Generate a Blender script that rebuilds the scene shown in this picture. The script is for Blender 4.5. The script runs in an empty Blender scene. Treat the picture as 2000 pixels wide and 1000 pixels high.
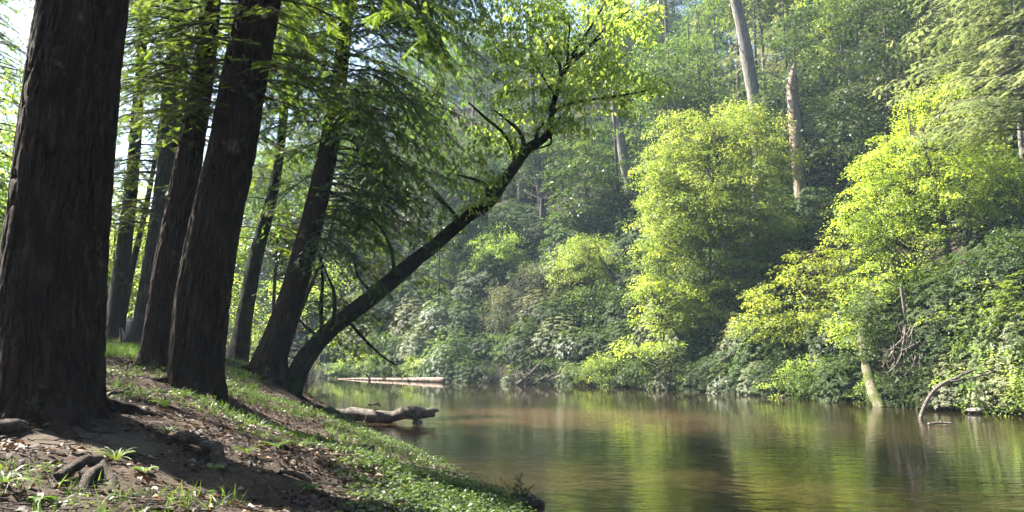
import bpy, math, random
import numpy as np
from mathutils import Vector
R = math.radians
scene = bpy.context.scene
COL = scene.collection

# ------------------------------------------------------------------ camera, world, sun, exposure
F_PX, HOR, EYE = 1570.0, 690.0, 1.8
PITCH = math.atan((HOR - 500) / F_PX)
cam_d = bpy.data.cameras.new("camera")
cam = bpy.data.objects.new("camera", cam_d)
COL.objects.link(cam)
cam.location = (0, 0, EYE)
cam.rotation_euler = (R(90) + PITCH, 0, 0)
cam_d.sensor_width = 36.0
cam_d.lens = 36.0 * F_PX / 2000.0
cam_d.clip_start = 0.05
cam_d.clip_end = 2000
scene.camera = cam

SUN_EL, SUN_AZ = R(46), R(-66)          # azimuth measured from +Y towards +X
SKY_STRENGTH, SUN_STRENGTH = 0.05, 5.0
world = bpy.data.worlds.new("World")
scene.world = world
world.use_nodes = True
wn, wl = world.node_tree.nodes, world.node_tree.links
wn.clear()
sky = wn.new('ShaderNodeTexSky')
sky.sky_type = 'NISHITA'
sky.sun_disc = False
sky.sun_elevation = SUN_EL
sky.sun_rotation = SUN_AZ
sky.dust_density = 2.0
bg = wn.new('ShaderNodeBackground')
bg.inputs['Strength'].default_value = SKY_STRENGTH
wo = wn.new('ShaderNodeOutputWorld')
wl.new(sky.outputs[0], bg.inputs[0])
wl.new(bg.outputs[0], wo.inputs[0])
sun_d = bpy.data.lights.new("sun", 'SUN')
sun_d.energy = SUN_STRENGTH
sun_d.angle = R(0.5)
sun_d.color = (1.0, 0.94, 0.84)
sun = bpy.data.objects.new("sun", sun_d)
COL.objects.link(sun)
to_sun = Vector((math.sin(SUN_AZ) * math.cos(SUN_EL), math.cos(SUN_AZ) * math.cos(SUN_EL), math.sin(SUN_EL)))
sun.rotation_euler = to_sun.to_track_quat('Z', 'Y').to_euler()
sun.location = (-40, 30, 60)
vs = scene.view_settings
vs.view_transform = 'Standard'
vs.look = 'None'
vs.exposure = 3.0
vs.gamma = 1.0
vs.use_curve_mapping = False
HAZE_DENSITY = 0.00048
cy = scene.cycles
cy.max_bounces = 6
cy.diffuse_bounces = 3
cy.glossy_bounces = 2
cy.transmission_bounces = 3
cy.transparent_max_bounces = 4
cy.volume_bounces = 0
cy.use_adaptive_sampling = True
cy.adaptive_threshold = 0.02
cy.use_denoising = True
cy.sample_clamp_indirect = 4.0
cy.caustics_reflective = False
cy.caustics_refractive = False

# ------------------------------------------------------------------ small maths
def at(px, py, Y):
    """world point that stands at depth Y under pixel (px, py) of the photograph"""
    cp, sp = math.cos(PITCH), math.sin(PITCH)
    a, b = (px - 1000) / F_PX, (500 - py) / F_PX
    d = np.array([a, cp - b * sp, sp + b * cp])
    return d * (Y / d[1]) + np.array([0, 0, EYE])
def px_m(px, Y):
    return px / F_PX * Y
def sstep(x, a, b):
    t = np.clip((x - a) / (b - a), 0, 1)
    return t * t * (3 - 2 * t)
def _hash(ix, iy, iz, seed):
    n = (ix.astype(np.uint32) * np.uint32(374761393) + iy.astype(np.uint32) * np.uint32(668265263)
         + iz.astype(np.uint32) * np.uint32(2147483647) * np.uint32(3) + np.uint32(seed * 974711 + 12345))
    n = (n ^ (n >> np.uint32(13))) * np.uint32(1274126177)
    n = n ^ (n >> np.uint32(16))
    n = n * np.uint32(2246822519)
    n = n ^ (n >> np.uint32(15))
    return n.astype(np.float64) / 4294967295.0
def vnoise(p, seed=0):
    """value noise in 0..1 at points p (n,3)"""
    f = np.floor(p)
    t = p - f
    t = t * t * (3 - 2 * t)
    i = f.astype(np.int64) & 0xffffffff
    out = 0
    for dx in (0, 1):
        for dy in (0, 1):
            for dz in (0, 1):
                h = _hash((i[:, 0] + dx), (i[:, 1] + dy), (i[:, 2] + dz), seed)
                w = (t[:, 0] if dx else 1 - t[:, 0]) * (t[:, 1] if dy else 1 - t[:, 1]) * (t[:, 2] if dz else 1 - t[:, 2])
                out = out + h * w
    return out
def fbm(p, octs=4, seed=0):
    s, a, tot = 0, 1.0, 0.0
    for k in range(octs):
        s = s + a * vnoise(p * (2.03 ** k) + 17.3 * k, seed + k)
        tot += a
        a *= 0.5
    return s / tot
def unit(v):
    return v / np.maximum(np.linalg.norm(v, axis=-1, keepdims=True), 1e-9)

# ------------------------------------------------------------------ mesh building
class Geo:
    """collects quads and tubes, then links them as ONE mesh object"""
    def __init__(self):
        self.v, self.q, self.t, self.n = [], [], [], 0
    def add(self, v, q, tint=0.5):
        v = np.asarray(v, float).reshape(-1, 3)
        q = np.asarray(q, np.int64).reshape(-1, 4)
        self.v.append(v)
        self.q.append(q + self.n)
        self.t.append(np.broadcast_to(np.asarray(tint, float), (len(q),)))
        self.n += len(v)
        return self
    def leaves(self, P, A, N, L, W, tint, fold=0.10, droop=0.12):
        A = unit(A)
        B = unit(np.cross(A, N))
        N = np.cross(B, A)
        L = np.broadcast_to(L, (len(P),))[:, None]
        W = np.broadcast_to(W, (len(P),))[:, None]
        m = P + A * L * 0.45 + N * W * fold
        V = np.stack([P, m + B * W * 0.5, P + A * L - N * L * droop, m - B * W * 0.5], 1)
        self.add(V.reshape(-1, 3), np.arange(4 * len(P)).reshape(-1, 4), tint)
    def tube(self, path, rad, seg=6, tint=0.5, rough=0.0, seed=0, cap=False):
        path = np.asarray(path, float)
        n = len(path)
        rad = np.broadcast_to(np.asarray(rad, float), (n,))
        T = unit(np.gradient(path, axis=0))
        up = np.array([0, 0, 1.0]) if abs(T[:, 2]).mean() < 0.8 else np.array([1.0, 0, 0])
        U = unit(np.cross(T, up))
        W = np.cross(T, U)
        th = np.linspace(0, 2 * math.pi, seg, endpoint=False)
        ring = np.cos(th)[None, :, None] * U[:, None] + np.sin(th)[None, :, None] * W[:, None]
        r = rad[:, None, None]
        V = path[:, None] + ring * r
        if rough:
            k = (fbm(V.reshape(-1, 3) * 6 / max(rad.max() * 8, 0.05), 3, seed) - 0.5).reshape(n, seg, 1)
            V = path[:, None] + ring * r * (1 + rough * 2 * k)
        i = np.arange(n - 1)[:, None] * seg
        j = np.arange(seg)[None]
        j2 = (j + 1) % seg
        q = np.stack([i + j, i + j2, i + seg + j2, i + seg + j], -1).reshape(-1, 4)
        base_v = V.reshape(-1, 3)
        if cap:
            c0, c1 = len(base_v), len(base_v) + 1
            base_v = np.vstack([base_v, path[0], path[-1]])
            jj = np.arange(seg)
            q = np.vstack([q, np.stack([jj, np.full(seg, c0), np.full(seg, c0), (jj + 1) % seg], -1)[:0]])
            e = (n - 1) * seg
            for a in range(0, seg, 2):
                q = np.vstack([q, [[a, c0, (a + 2) % seg, (a + 1) % seg]], [[e + a, e + (a + 1) % seg, e + (a + 2) % seg, c1]]])
        self.add(base_v, q, tint)
        return self
    def build(self, name, mat, parent=None, smooth=False):
        v = np.vstack(self.v)
        if parent is not None: v = v - np.array(parent.location)
        q = np.vstack(self.q)
        me = bpy.data.meshes.new(name)
        me.vertices.add(len(v))
        me.vertices.foreach_set('co', v.astype(np.float32).ravel())
        me.loops.add(len(q) * 4)
        me.loops.foreach_set('vertex_index', q.astype(np.int32).ravel())
        me.polygons.add(len(q))
        me.polygons.foreach_set('loop_start', np.arange(0, 4 * len(q), 4, dtype=np.int32))
        me.polygons.foreach_set('loop_total', np.full(len(q), 4, dtype=np.int32))
        if smooth:
            me.polygons.foreach_set('use_smooth', np.ones(len(q), dtype=bool))
        at_ = me.attributes.new('tint', 'FLOAT', 'FACE')
        at_.data.foreach_set('value', np.concatenate(self.t).astype(np.float32))
        me.update(calc_edges=True)
        me.materials.append(mat)
        o = bpy.data.objects.new(name, me)
        COL.objects.link(o)
        if parent is not None:
            o.parent = parent
        return o

def empty(name, loc=(0, 0, 0), rz=0.0):
    o = bpy.data.objects.new(name, None)
    o.location = tuple(float(c) for c in loc)
    o.rotation_euler = (0, 0, rz)
    o.empty_display_size = 0.3
    COL.objects.link(o)
    return o
def tag(o, label=None, cat=None, group=None, kind=None):
    if label: o['label'] = label
    if cat: o['category'] = cat
    if group: o['group'] = group
    if kind: o['kind'] = kind
    return o
def dup(root, loc, rz, scale, label, group, name=None):
    r = root.copy()
    if name: r.name = name
    COL.objects.link(r)
    r.location = tuple(float(c) for c in loc)
    r.rotation_euler = (0, 0, rz)
    r.scale = scale
    r['label'] = label
    if group: r['group'] = group
    for ch in KIDS[root.name]:
        c = ch.copy()
        COL.objects.link(c)
        c.parent = r
    return r
KIDS = {}

# ------------------------------------------------------------------ materials
def new_mat(name):
    m = bpy.data.materials.new(name)
    m.use_nodes = True
    m.node_tree.nodes.clear()
    return m, m.node_tree.nodes, m.node_tree.links
def ramp(n, stops):
    r = n.new('ShaderNodeValToRGB')
    el = r.color_ramp.elements
    while len(el) < len(stops): el.new(0.5)
    for e, (p, c) in zip(el, stops):
        e.position = p
        e.color = (*c, 1)
    return r
def leaf_mat(name, dark, mid, light, trans=(1.0, 1.05, 0.45), tfac=0.42, rough=0.45, spec=0.4, vary=0.25):
    m, n, l = new_mat(name)
    a = n.new('ShaderNodeAttribute'); a.attribute_name = 'tint'
    r = ramp(n, [(0.0, dark), (0.5, mid), (1.0, light)])
    l.new(a.outputs['Fac'], r.inputs[0])
    oi = n.new('ShaderNodeObjectInfo')
    hs = n.new('ShaderNodeHueSaturation')
    mr = n.new('ShaderNodeMapRange')
    mr.inputs['To Min'].default_value = 1 - vary; mr.inputs['To Max'].default_value = 1 + vary
    l.new(oi.outputs['Random'], mr.inputs['Value'])
    l.new(mr.outputs[0], hs.inputs['Value'])
    mh = n.new('ShaderNodeMapRange')
    mh.inputs['To Min'].default_value = 0.485; mh.inputs['To Max'].default_value = 0.515
    l.new(oi.outputs['Random'], mh.inputs['Value'])
    l.new(mh.outputs[0], hs.inputs['Hue'])
    l.new(r.outputs[0], hs.inputs['Color'])
    p = n.new('ShaderNodeBsdfPrincipled')
    p.inputs['Roughness'].default_value = rough
    p.inputs['Specular IOR Level'].default_value = spec
    l.new(hs.outputs[0], p.inputs['Base Color'])
    t = n.new('ShaderNodeBsdfTranslucent')
    mx = n.new('ShaderNodeMix'); mx.data_type = 'RGBA'; mx.blend_type = 'MULTIPLY'
    mx.inputs[0].default_value = 1.0
    l.new(hs.outputs[0], mx.inputs[6])
    mx.inputs[7].default_value = (trans[0] * 2.0, trans[1] * 2.0, trans[2] * 2.0, 1)
    l.new(mx.outputs[2], t.inputs['Color'])
    ms = n.new('ShaderNodeMixShader'); ms.inputs[0].default_value = tfac
    l.new(p.outputs[0], ms.inputs[1]); l.new(t.outputs[0], ms.inputs[2])
    o = n.new('ShaderNodeOutputMaterial')
    l.new(ms.outputs[0], o.inputs[0])
    return m
def bark_mat(name, c0, c1, c2, scale=9.0, stretch=0.18, bump=0.6, moss=None, moss_amt=0.5, rough=0.92):
    m, n, l = new_mat(name)
    tc = n.new('ShaderNodeTexCoord')
    mp = n.new('ShaderNodeMapping'); mp.inputs['Scale'].default_value = (1, 1, stretch)
    l.new(tc.outputs['Object'], mp.inputs[0])
    n1 = n.new('ShaderNodeTexNoise'); n1.inputs['Scale'].default_value = scale; n1.inputs['Detail'].default_value = 8; n1.inputs['Roughness'].default_value = 0.65
    l.new(mp.outputs[0], n1.inputs['Vector'])
    v1 = n.new('ShaderNodeTexVoronoi'); v1.feature = 'DISTANCE_TO_EDGE'; v1.inputs['Scale'].default_value = scale * 1.9
    mpn = n.new('ShaderNodeVectorMath'); mpn.operation = 'MULTIPLY_ADD'
    mpn.inputs[1].default_value = (0.25, 0.25, 0.25)
    l.new(n1.outputs['Color'], mpn.inputs[0]); l.new(mp.outputs[0], mpn.inputs[2])
    l.new(mpn.outputs[0], v1.inputs['Vector'])
    r = ramp(n, [(0.25, c0), (0.5, c1), (0.75, c2)])
    l.new(n1.outputs[0], r.inputs[0])
    col = r.outputs[0]
    rv = ramp(n, [(0.0, (0.35,) * 3), (0.12, (1,) * 3)])
    l.new(v1.outputs['Distance'], rv.inputs[0])
    mx = n.new('ShaderNodeMix'); mx.data_type = 'RGBA'; mx.blend_type = 'MULTIPLY'; mx.inputs[0].default_value = 0.8
    l.new(col, mx.inputs[6]); l.new(rv.outputs[0], mx.inputs[7])
    col = mx.outputs[2]
    n3 = n.new('ShaderNodeTexNoise'); n3.inputs['Scale'].default_value = 1.7; n3.inputs['Detail'].default_value = 9; n3.inputs['Roughness'].default_value = 0.7
    l.new(tc.outputs['Object'], n3.inputs['Vector'])
    if moss:
        rm = ramp(n, [(0.62 - 0.25 * moss_amt, (0, 0, 0)), (0.72 - 0.25 * moss_amt, (1, 1, 1))])
        l.new(n3.outputs[0], rm.inputs[0])
        m2 = n.new('ShaderNodeMix'); m2.data_type = 'RGBA'
        l.new(rm.outputs[0], m2.inputs[0]); l.new(col, m2.inputs[6]); m2.inputs[7].default_value = (*moss, 1)
        col = m2.outputs[2]
    p = n.new('ShaderNodeBsdfPrincipled'); p.inputs['Roughness'].default_value = rough
    p.inputs['Specular IOR Level'].default_value = 0.15
    l.new(col, p.inputs['Base Color'])
    ad = n.new('ShaderNodeMath'); ad.operation = 'MULTIPLY_ADD'; ad.inputs[1].default_value = 0.6
    l.new(rv.outputs[0], ad.inputs[0]); l.new(n1.outputs[0], ad.inputs[2])
    b = n.new('ShaderNodeBump'); b.inputs['Strength'].default_value = bump; b.inputs['Distance'].default_value = 0.03
    l.new(ad.outputs[0], b.inputs['Height']); l.new(b.outputs[0], p.inputs['Normal'])
    o = n.new('ShaderNodeOutputMaterial'); l.new(p.outputs[0], o.inputs[0])
    return m

M = {}
M['yellow_leaf'] = leaf_mat('yellow_green_leaf', (0.04, 0.075, 0.02), (0.12, 0.175, 0.045), (0.34, 0.39, 0.13), (1.15, 1.12, 0.42), 0.5, .5, .3)
M['bright_leaf'] = leaf_mat('bright_yellow_leaf', (0.065, 0.10, 0.02), (0.155, 0.205, 0.04), (0.35, 0.40, 0.10), (1.15, 1.08, 0.36), 0.5, .5, .3)
M['green_leaf'] = leaf_mat('green_leaf', (0.018, 0.034, 0.011), (0.042, 0.068, 0.020), (0.12, 0.15, 0.045), (1.0, 1.1, 0.4), .4, .5, .3)
M['hill_leaf'] = leaf_mat('hill_leaf', (0.012, 0.023, 0.010), (0.027, 0.044, 0.019), (0.075, 0.095, 0.036), (1.0, 1.05, 0.45), 0.27, .55, .25)
M['rhodo_leaf'] = leaf_mat('rhododendron_leaf', (0.010, 0.020, 0.007), (0.025, 0.042, 0.014), (0.10, 0.125, 0.048), (0.85, 1.0, 0.4), 0.3, 0.65, 0.1)
M['pale_leaf'] = leaf_mat('pale_leaf', (0.035, 0.05, 0.02), (0.08, 0.095, 0.045), (0.22, 0.21, 0.13), (1.0, 1.0, 0.6), 0.3, 0.6, 0.2)
M['hemlock_leaf'] = leaf_mat('hemlock_needles', (0.020, 0.038, 0.013), (0.045, 0.076, 0.021), (0.11, 0.15, 0.04), (1.1, 1.15, 0.42), 0.55, .6, .2)
M['hemlock_lit'] = leaf_mat('hemlock_needles_olive', (0.026, 0.048, 0.013), (0.055, 0.088, 0.022), (0.12, 0.15, 0.045), (0.95, 0.95, 0.38), 0.45, .6, .2)
M['hemlock_grey'] = leaf_mat('hemlock_needles_grey', (0.05, 0.07, 0.035), (0.09, 0.11, 0.055), (0.19, 0.20, 0.11), (1.1, 1.05, 0.6), 0.45, .6, .2)
M['ground_leaf'] = leaf_mat('ground_cover_leaf', (0.015, 0.034, 0.010), (0.038, 0.072, 0.018), (0.11, 0.155, 0.045), (1.0, 1.0, 0.4), 0.35, .5, .35)
M['litter'] = leaf_mat('dead_leaf', (0.018, 0.013, 0.010), (0.055, 0.040, 0.030), (0.26, 0.21, 0.17), (1.0, 0.7, 0.4), 0.12, 0.7, 0.25)
M['bark_dark'] = bark_mat('bark_dark_furrowed', (0.009, 0.005, 0.003), (0.024, 0.014, 0.009), (0.065, 0.043, 0.030), 10, 0.28, 1.0, (0.12, 0.12, 0.09), 0.05)
M['bark_red'] = bark_mat('bark_reddish', (0.011, 0.0055, 0.0035), (0.028, 0.014, 0.009), (0.060, 0.036, 0.025), 14, 0.25, 1.0, (0.13, 0.15, 0.08), 0.15)
M['bark_grey'] = bark_mat('bark_grey', (0.020, 0.018, 0.016), (0.040, 0.037, 0.033), (0.085, 0.078, 0.07), 12, 0.25, 0.9, (0.22, 0.24, 0.19), 0.15)
M['bark_moss'] = bark_mat('bark_mossy', (0.007, 0.006, 0.0045), (0.016, 0.013, 0.010), (0.036, 0.03, 0.023), 14, 0.4, 0.9, (0.025, 0.036, 0.010), 0.6)
M['bark_thin'] = bark_mat('bark_thin', (0.03, 0.024, 0.02), (0.06, 0.05, 0.04), (0.12, 0.10, 0.085), 16, 0.2, 0.5)
M['bark_pale'] = bark_mat('bark_pale', (0.07, 0.062, 0.052), (0.15, 0.135, 0.12), (0.28, 0.26, 0.235), 9, 0.15, 0.5)
M['dead_wood'] = bark_mat('dead_wood', (0.09, 0.06, 0.042), (0.22, 0.165, 0.125), (0.42, 0.36, 0.30), 7, 0.12, 0.7)
M['drift_wood'] = bark_mat('drift_wood', (0.04, 0.032, 0.025), (0.13, 0.11, 0.09), (0.32, 0.29, 0.255), 9, 1.0, 0.8)
M['root_wood'] = bark_mat('root_wood', (0.022, 0.017, 0.013), (0.06, 0.046, 0.036), (0.15, 0.12, 0.10), 11, 1.0, 0.8)
M['moss_wood'] = bark_mat('moss_wood', (0.05, 0.045, 0.03), (0.13, 0.115, 0.075), (0.26, 0.24, 0.18), 8, 0.7, 0.8, (0.07, 0.09, 0.02), 0.6)
M['rock'] = bark_mat('river_rock', (0.12, 0.11, 0.10), (0.25, 0.23, 0.21), (0.40, 0.38, 0.35), 6, 1.0, 0.5)
M['wet_rock'] = bark_mat('wet_rock', (0.012, 0.011, 0.010), (0.025, 0.022, 0.02), (0.05, 0.046, 0.04), 8, 1.0, 0.8, None, 0, 0.35)

for _k, _m in M.items(): _m['key'] = _k
# ------------------------------------------------------------------ terrain
LEFT = np.array([(6, -20), (4.0, -6), (3.0, 0), (1.7, 4), (0.75, 7.5), (0.3, 9.1), (0.02, 9.7), (-0.75, 12.3), (-2.2, 15.7), (-4.4, 21.7), (-8, 27.5), (-13, 33), (-22, 38), (-45, 44), (-150, 52)], float)
RIGHT = np.array([(45, -20), (30, 4), (20, 16), (15.2, 23.5), (14.3, 25), (13.2, 29.7), (11.2, 35.3), (7.9, 41.5), (3, 47), (-4.5, 54), (-11.3, 59), (-16, 60.5), (-30, 64), (-60, 68), (-150, 78)], float)
POLY = np.vstack([LEFT, RIGHT[::-1]])
def pl_dist(x, y, pl):
    best = np.full(x.shape, 1e9)
    for a, b in zip(pl[:-1], pl[1:]):
        d = b - a
        t = np.clip(((x - a[0]) * d[0] + (y - a[1]) * d[1]) / (d @ d), 0, 1)
        best = np.minimum(best, np.hypot(x - a[0] - t * d[0], y - a[1] - t * d[1]))
    return best
def in_poly(x, y, P):
    c = np.zeros(x.shape, bool)
    j = len(P) - 1
    for i in range(len(P)):
        xi, yi, xj, yj = *P[i], *P[j]
        if yi != yj:
            c ^= ((yi > y) != (yj > y)) & (x < (xj - xi) * (y - yi) / (yj - yi) + xi)
        j = i
    return c
CTRL = []      # (x, y, wanted z, spread): heights read off the photograph at the tree feet
for px, py, Y, s in [(100, 805, 7, 1.0), (390, 768, 11, 0.9), (300, 722, 12, 1.0), (520, 742, 18, 1.3), (563, 768, 18, 0.9), (458, 722, 22, 2.0), (216, 672, 20, 2.2),
                     (268, 672, 19, 1.8), (0, 1000, 4.0, 1.0), (300, 1000, 4.6, 1.0), (600, 1000, 5.4, 0.8), (850, 1000, 7.0, 0.7), (20, 850, 6.2, 0.7), (230, 690, 15, 1.3),
                     (450, 820, 9.0, 0.8), (600, 850, 11, 0.9), (700, 900, 9.5, 0.8), (250, 760, 9.0, .8), (250, 880, 6.3, .8), (450, 930, 6.2, .8), (660, 830, 14.5, 1.0)]:
    p = at(px, py, Y)
    CTRL.append((p[0], p[1], p[2], s))
_RES = None
def raw_h(x, y):
    dl, dr = pl_dist(x, y, LEFT), pl_dist(x, y, RIGHT)
    river = in_poly(x, y, POLY)
    left = (dl < dr) & ~river
    hl = np.interp(dl, [0, .25, 1, 2, 4, 6, 8, 12, 40], [0.0, .16, .45, .85, 1.22, 1.5, 1.8, 2.0, 2.4])
    hl = hl * (1 - 0.0 * x)
    back = sstep(y, 24, 34)            # plateau sinks a little again towards the far left shore
    hl = hl * (1 - 0.35 * back)
    s = 0.10 + 0.68 * sstep(x + 0.15 * (y - 60), -50, 2)
    hr = np.where(dr < 1.0, dr * 0.9, 0.9 + (dr - 1) * s)
    cap = 14 + 60 * sstep(x, -60, -5)
    hr = cap * (1 - np.exp(-hr / cap))* 1.12
    bed = -np.minimum(1.2, 0.28 * np.minimum(dl, dr))
    return np.where(river, bed, np.where(left, hl, hr)), dl, dr, river, left
def height(x, y, fine=True):
    global _RES
    x, y = np.atleast_1d(np.asarray(x, float)), np.atleast_1d(np.asarray(y, float))
    if _RES is None:
        C = np.array(CTRL)
        h0 = raw_h(C[:, 0], C[:, 1])[0]
        K = np.exp(-((C[:, None, 0] - C[None, :, 0]) ** 2 + (C[:, None, 1] - C[None, :, 1]) ** 2) / (2 * C[None, :, 3] ** 2)) + 0.02 * np.eye(len(C))
        _RES = (C, np.linalg.solve(K, C[:, 2] - h0))
    h, dl, dr, river, left = raw_h(x, y)
    C, w = _RES
    corr = (np.exp(-((x[:, None] - C[None, :, 0]) ** 2 + (y[:, None] - C[None, :, 1]) ** 2) / (2 * C[None, :, 3] ** 2)) * w[None]).sum(1)
    h = h + np.where(river, 0, corr * sstep(dl, 0.0, 0.8) * left)
    if fine:
        p = np.stack([x, y, x * 0], 1)
        land = np.where(river, 0.3, 1.0) * sstep(np.minimum(dl, dr), 0, 0.5)
        near = np.where(left, 1.0, 0)
        h = h + land * near * ((fbm(p * 1.6, 4, 3) - 0.5) * 0.16 + (fbm(p * 9, 3, 9) - 0.5) * 0.045)
        h = h + land * (1 - near) * (fbm(p * 0.25, 4, 5) - 0.5) * 1.6 * sstep(dr, 1, 6)
    return h
def hz(x, y):
    return float(height([x], [y], True)[0])

def axis(segs):
    out = []
    for a, b, s in segs:
        out.append(np.arange(a, b, s))
    return np.concatenate(out)
gx = axis([(-420, -60, 12), (-60, -12, 0.8), (-12, -7, 0.14), (-7, 2.2, 0.05), (2.2, 6, 0.3), (6, 40, 1.0), (40, 421, 12)])
gy = axis([(-40, 2, 2.0), (2, 11, 0.05), (11, 20, 0.09), (20, 34, 0.3), (34, 110, 1.2), (110, 500, 14)])
X, Y = np.meshgrid(gx, gy)
Z = np.concatenate([height(X[i].ravel(), Y[i].ravel()) for i in range(len(gy))])
V = np.stack([X.ravel(), Y.ravel(), Z], 1)
nx, ny = len(gx), len(gy)
i = (np.arange(ny - 1)[:, None] * nx + np.arange(nx - 1)[None]).ravel()
g = Geo()
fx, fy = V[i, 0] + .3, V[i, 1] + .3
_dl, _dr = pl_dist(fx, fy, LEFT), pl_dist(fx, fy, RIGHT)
shade_tint = np.where(_dr < _dl, 1.0, 0.0)  # far bank and slope: shoreline shadow painted into the soil colour
shade_tint = np.maximum(shade_tint, 1 - sstep(np.where(in_poly(fx, fy, POLY), 0, _dl), .15, .6))  # same dark tone on the riverbed and along the near waterline
g.add(V, np.stack([i, i + 1, i + nx + 1, i + nx], 1), shade_tint)

def ground_material():
    m, n, l = new_mat('forest_ground')
    tc = n.new('ShaderNodeTexCoord')
    def noise(s, d=8, r=0.65):
        t = n.new('ShaderNodeTexNoise'); t.inputs['Scale'].default_value = s; t.inputs['Detail'].default_value = d; t.inputs['Roughness'].default_value = r
        l.new(tc.outputs['Object'], t.inputs['Vector']); return t
    def mix(fac, a, b, mode='MIX'):
        x = n.new('ShaderNodeMix'); x.data_type = 'RGBA'; x.blend_type = mode
        for sock, v in ((0, fac), (6, a), (7, b)):
            if hasattr(v, 'links'): l.new(v, x.inputs[sock])
            else: x.inputs[sock].default_value = v
        return x.outputs[2]
    soil = ramp(n, [(0.3, (0.020, 0.014, 0.010)), (0.48, (0.05, 0.036, 0.027)), (0.62, (0.105, 0.080, 0.062)), (0.76, (0.21, 0.17, 0.14))])
    l.new(noise(38, 10, 0.75).outputs[0], soil.inputs[0])
    big = ramp(n, [(0.35, (0.7, 0.68, 0.66)), (0.65, (1.25, 1.2, 1.12))])
    l.new(noise(1.3, 4).outputs[0], big.inputs[0])
    c = mix(1.0, soil.outputs[0], big.outputs[0], 'MULTIPLY')
    mm = ramp(n, [(0.60, (0, 0, 0)), (0.70, (1, 1, 1))])
    l.new(noise(2.3, 8, 0.7).outputs[0], mm.inputs[0])
    mo = ramp(n, [(0.3, (0.025, 0.035, 0.012)), (0.7, (0.06, 0.075, 0.022))])
    l.new(noise(50, 4).outputs[0], mo.inputs[0])
    f = n.new('ShaderNodeMath'); f.operation = 'MULTIPLY'; f.inputs[1].default_value = 0.55
    l.new(mm.outputs[0], f.inputs[0])
    c = mix(f.outputs[0], c, mo.outputs[0])
    # bare sandy patch at the foot of the big trunk
    sp = n.new('ShaderNodeVectorMath'); sp.operation = 'DISTANCE'
    pt = at(170, 835, 6.3)
    sp.inputs[1].default_value = tuple(pt)
    nz = noise(3.0, 5)
    va = n.new('ShaderNodeVectorMath'); va.operation = 'MULTIPLY_ADD'; va.inputs[1].default_value = (0.7, 0.7, 0.7)
    l.new(nz.outputs['Color'], va.inputs[0]); l.new(tc.outputs['Object'], va.inputs[2])
    vb = n.new('ShaderNodeVectorMath'); vb.operation = 'SUBTRACT'; vb.inputs[1].default_value = (0.35, 0.35, 0.35)
    l.new(va.outputs[0], vb.inputs[0]); l.new(vb.outputs[0], sp.inputs[0])
    rs = ramp(n, [(0.35, (1, 1, 1)), (0.62, (0, 0, 0))])
    l.new(sp.outputs['Value'], rs.inputs[0])
    sand = ramp(n, [(0.3, (0.07, 0.055, 0.04)), (0.7, (0.12, 0.095, 0.07))])
    l.new(noise(60, 6).outputs[0], sand.inputs[0])
    c = mix(rs.outputs[0], c, sand.outputs[0])
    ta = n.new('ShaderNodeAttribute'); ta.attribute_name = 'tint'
    dk = ramp(n, [(0.35, (0.010, 0.008, 0.006)), (0.65, (0.035, 0.027, 0.018))])  # dark soil colour that carries the painted far-bank shade
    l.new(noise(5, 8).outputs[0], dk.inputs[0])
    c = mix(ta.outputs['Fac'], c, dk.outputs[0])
    p = n.new('ShaderNodeBsdfPrincipled'); p.inputs['Roughness'].default_value = 0.95; p.inputs['Specular IOR Level'].default_value = 0.15
    l.new(c, p.inputs['Base Color'])
    b = n.new('ShaderNodeBump'); b.inputs['Strength'].default_value = 1.0; b.inputs['Distance'].default_value = 0.03
    l.new(noise(30, 10, 0.8).outputs[0], b.inputs['Height']); l.new(b.outputs[0], p.inputs['Normal'])
    o = n.new('ShaderNodeOutputMaterial'); l.new(p.outputs[0], o.inputs[0])
    return m
tag(g.build('ground', ground_material(), smooth=True), kind='structure')

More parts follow.
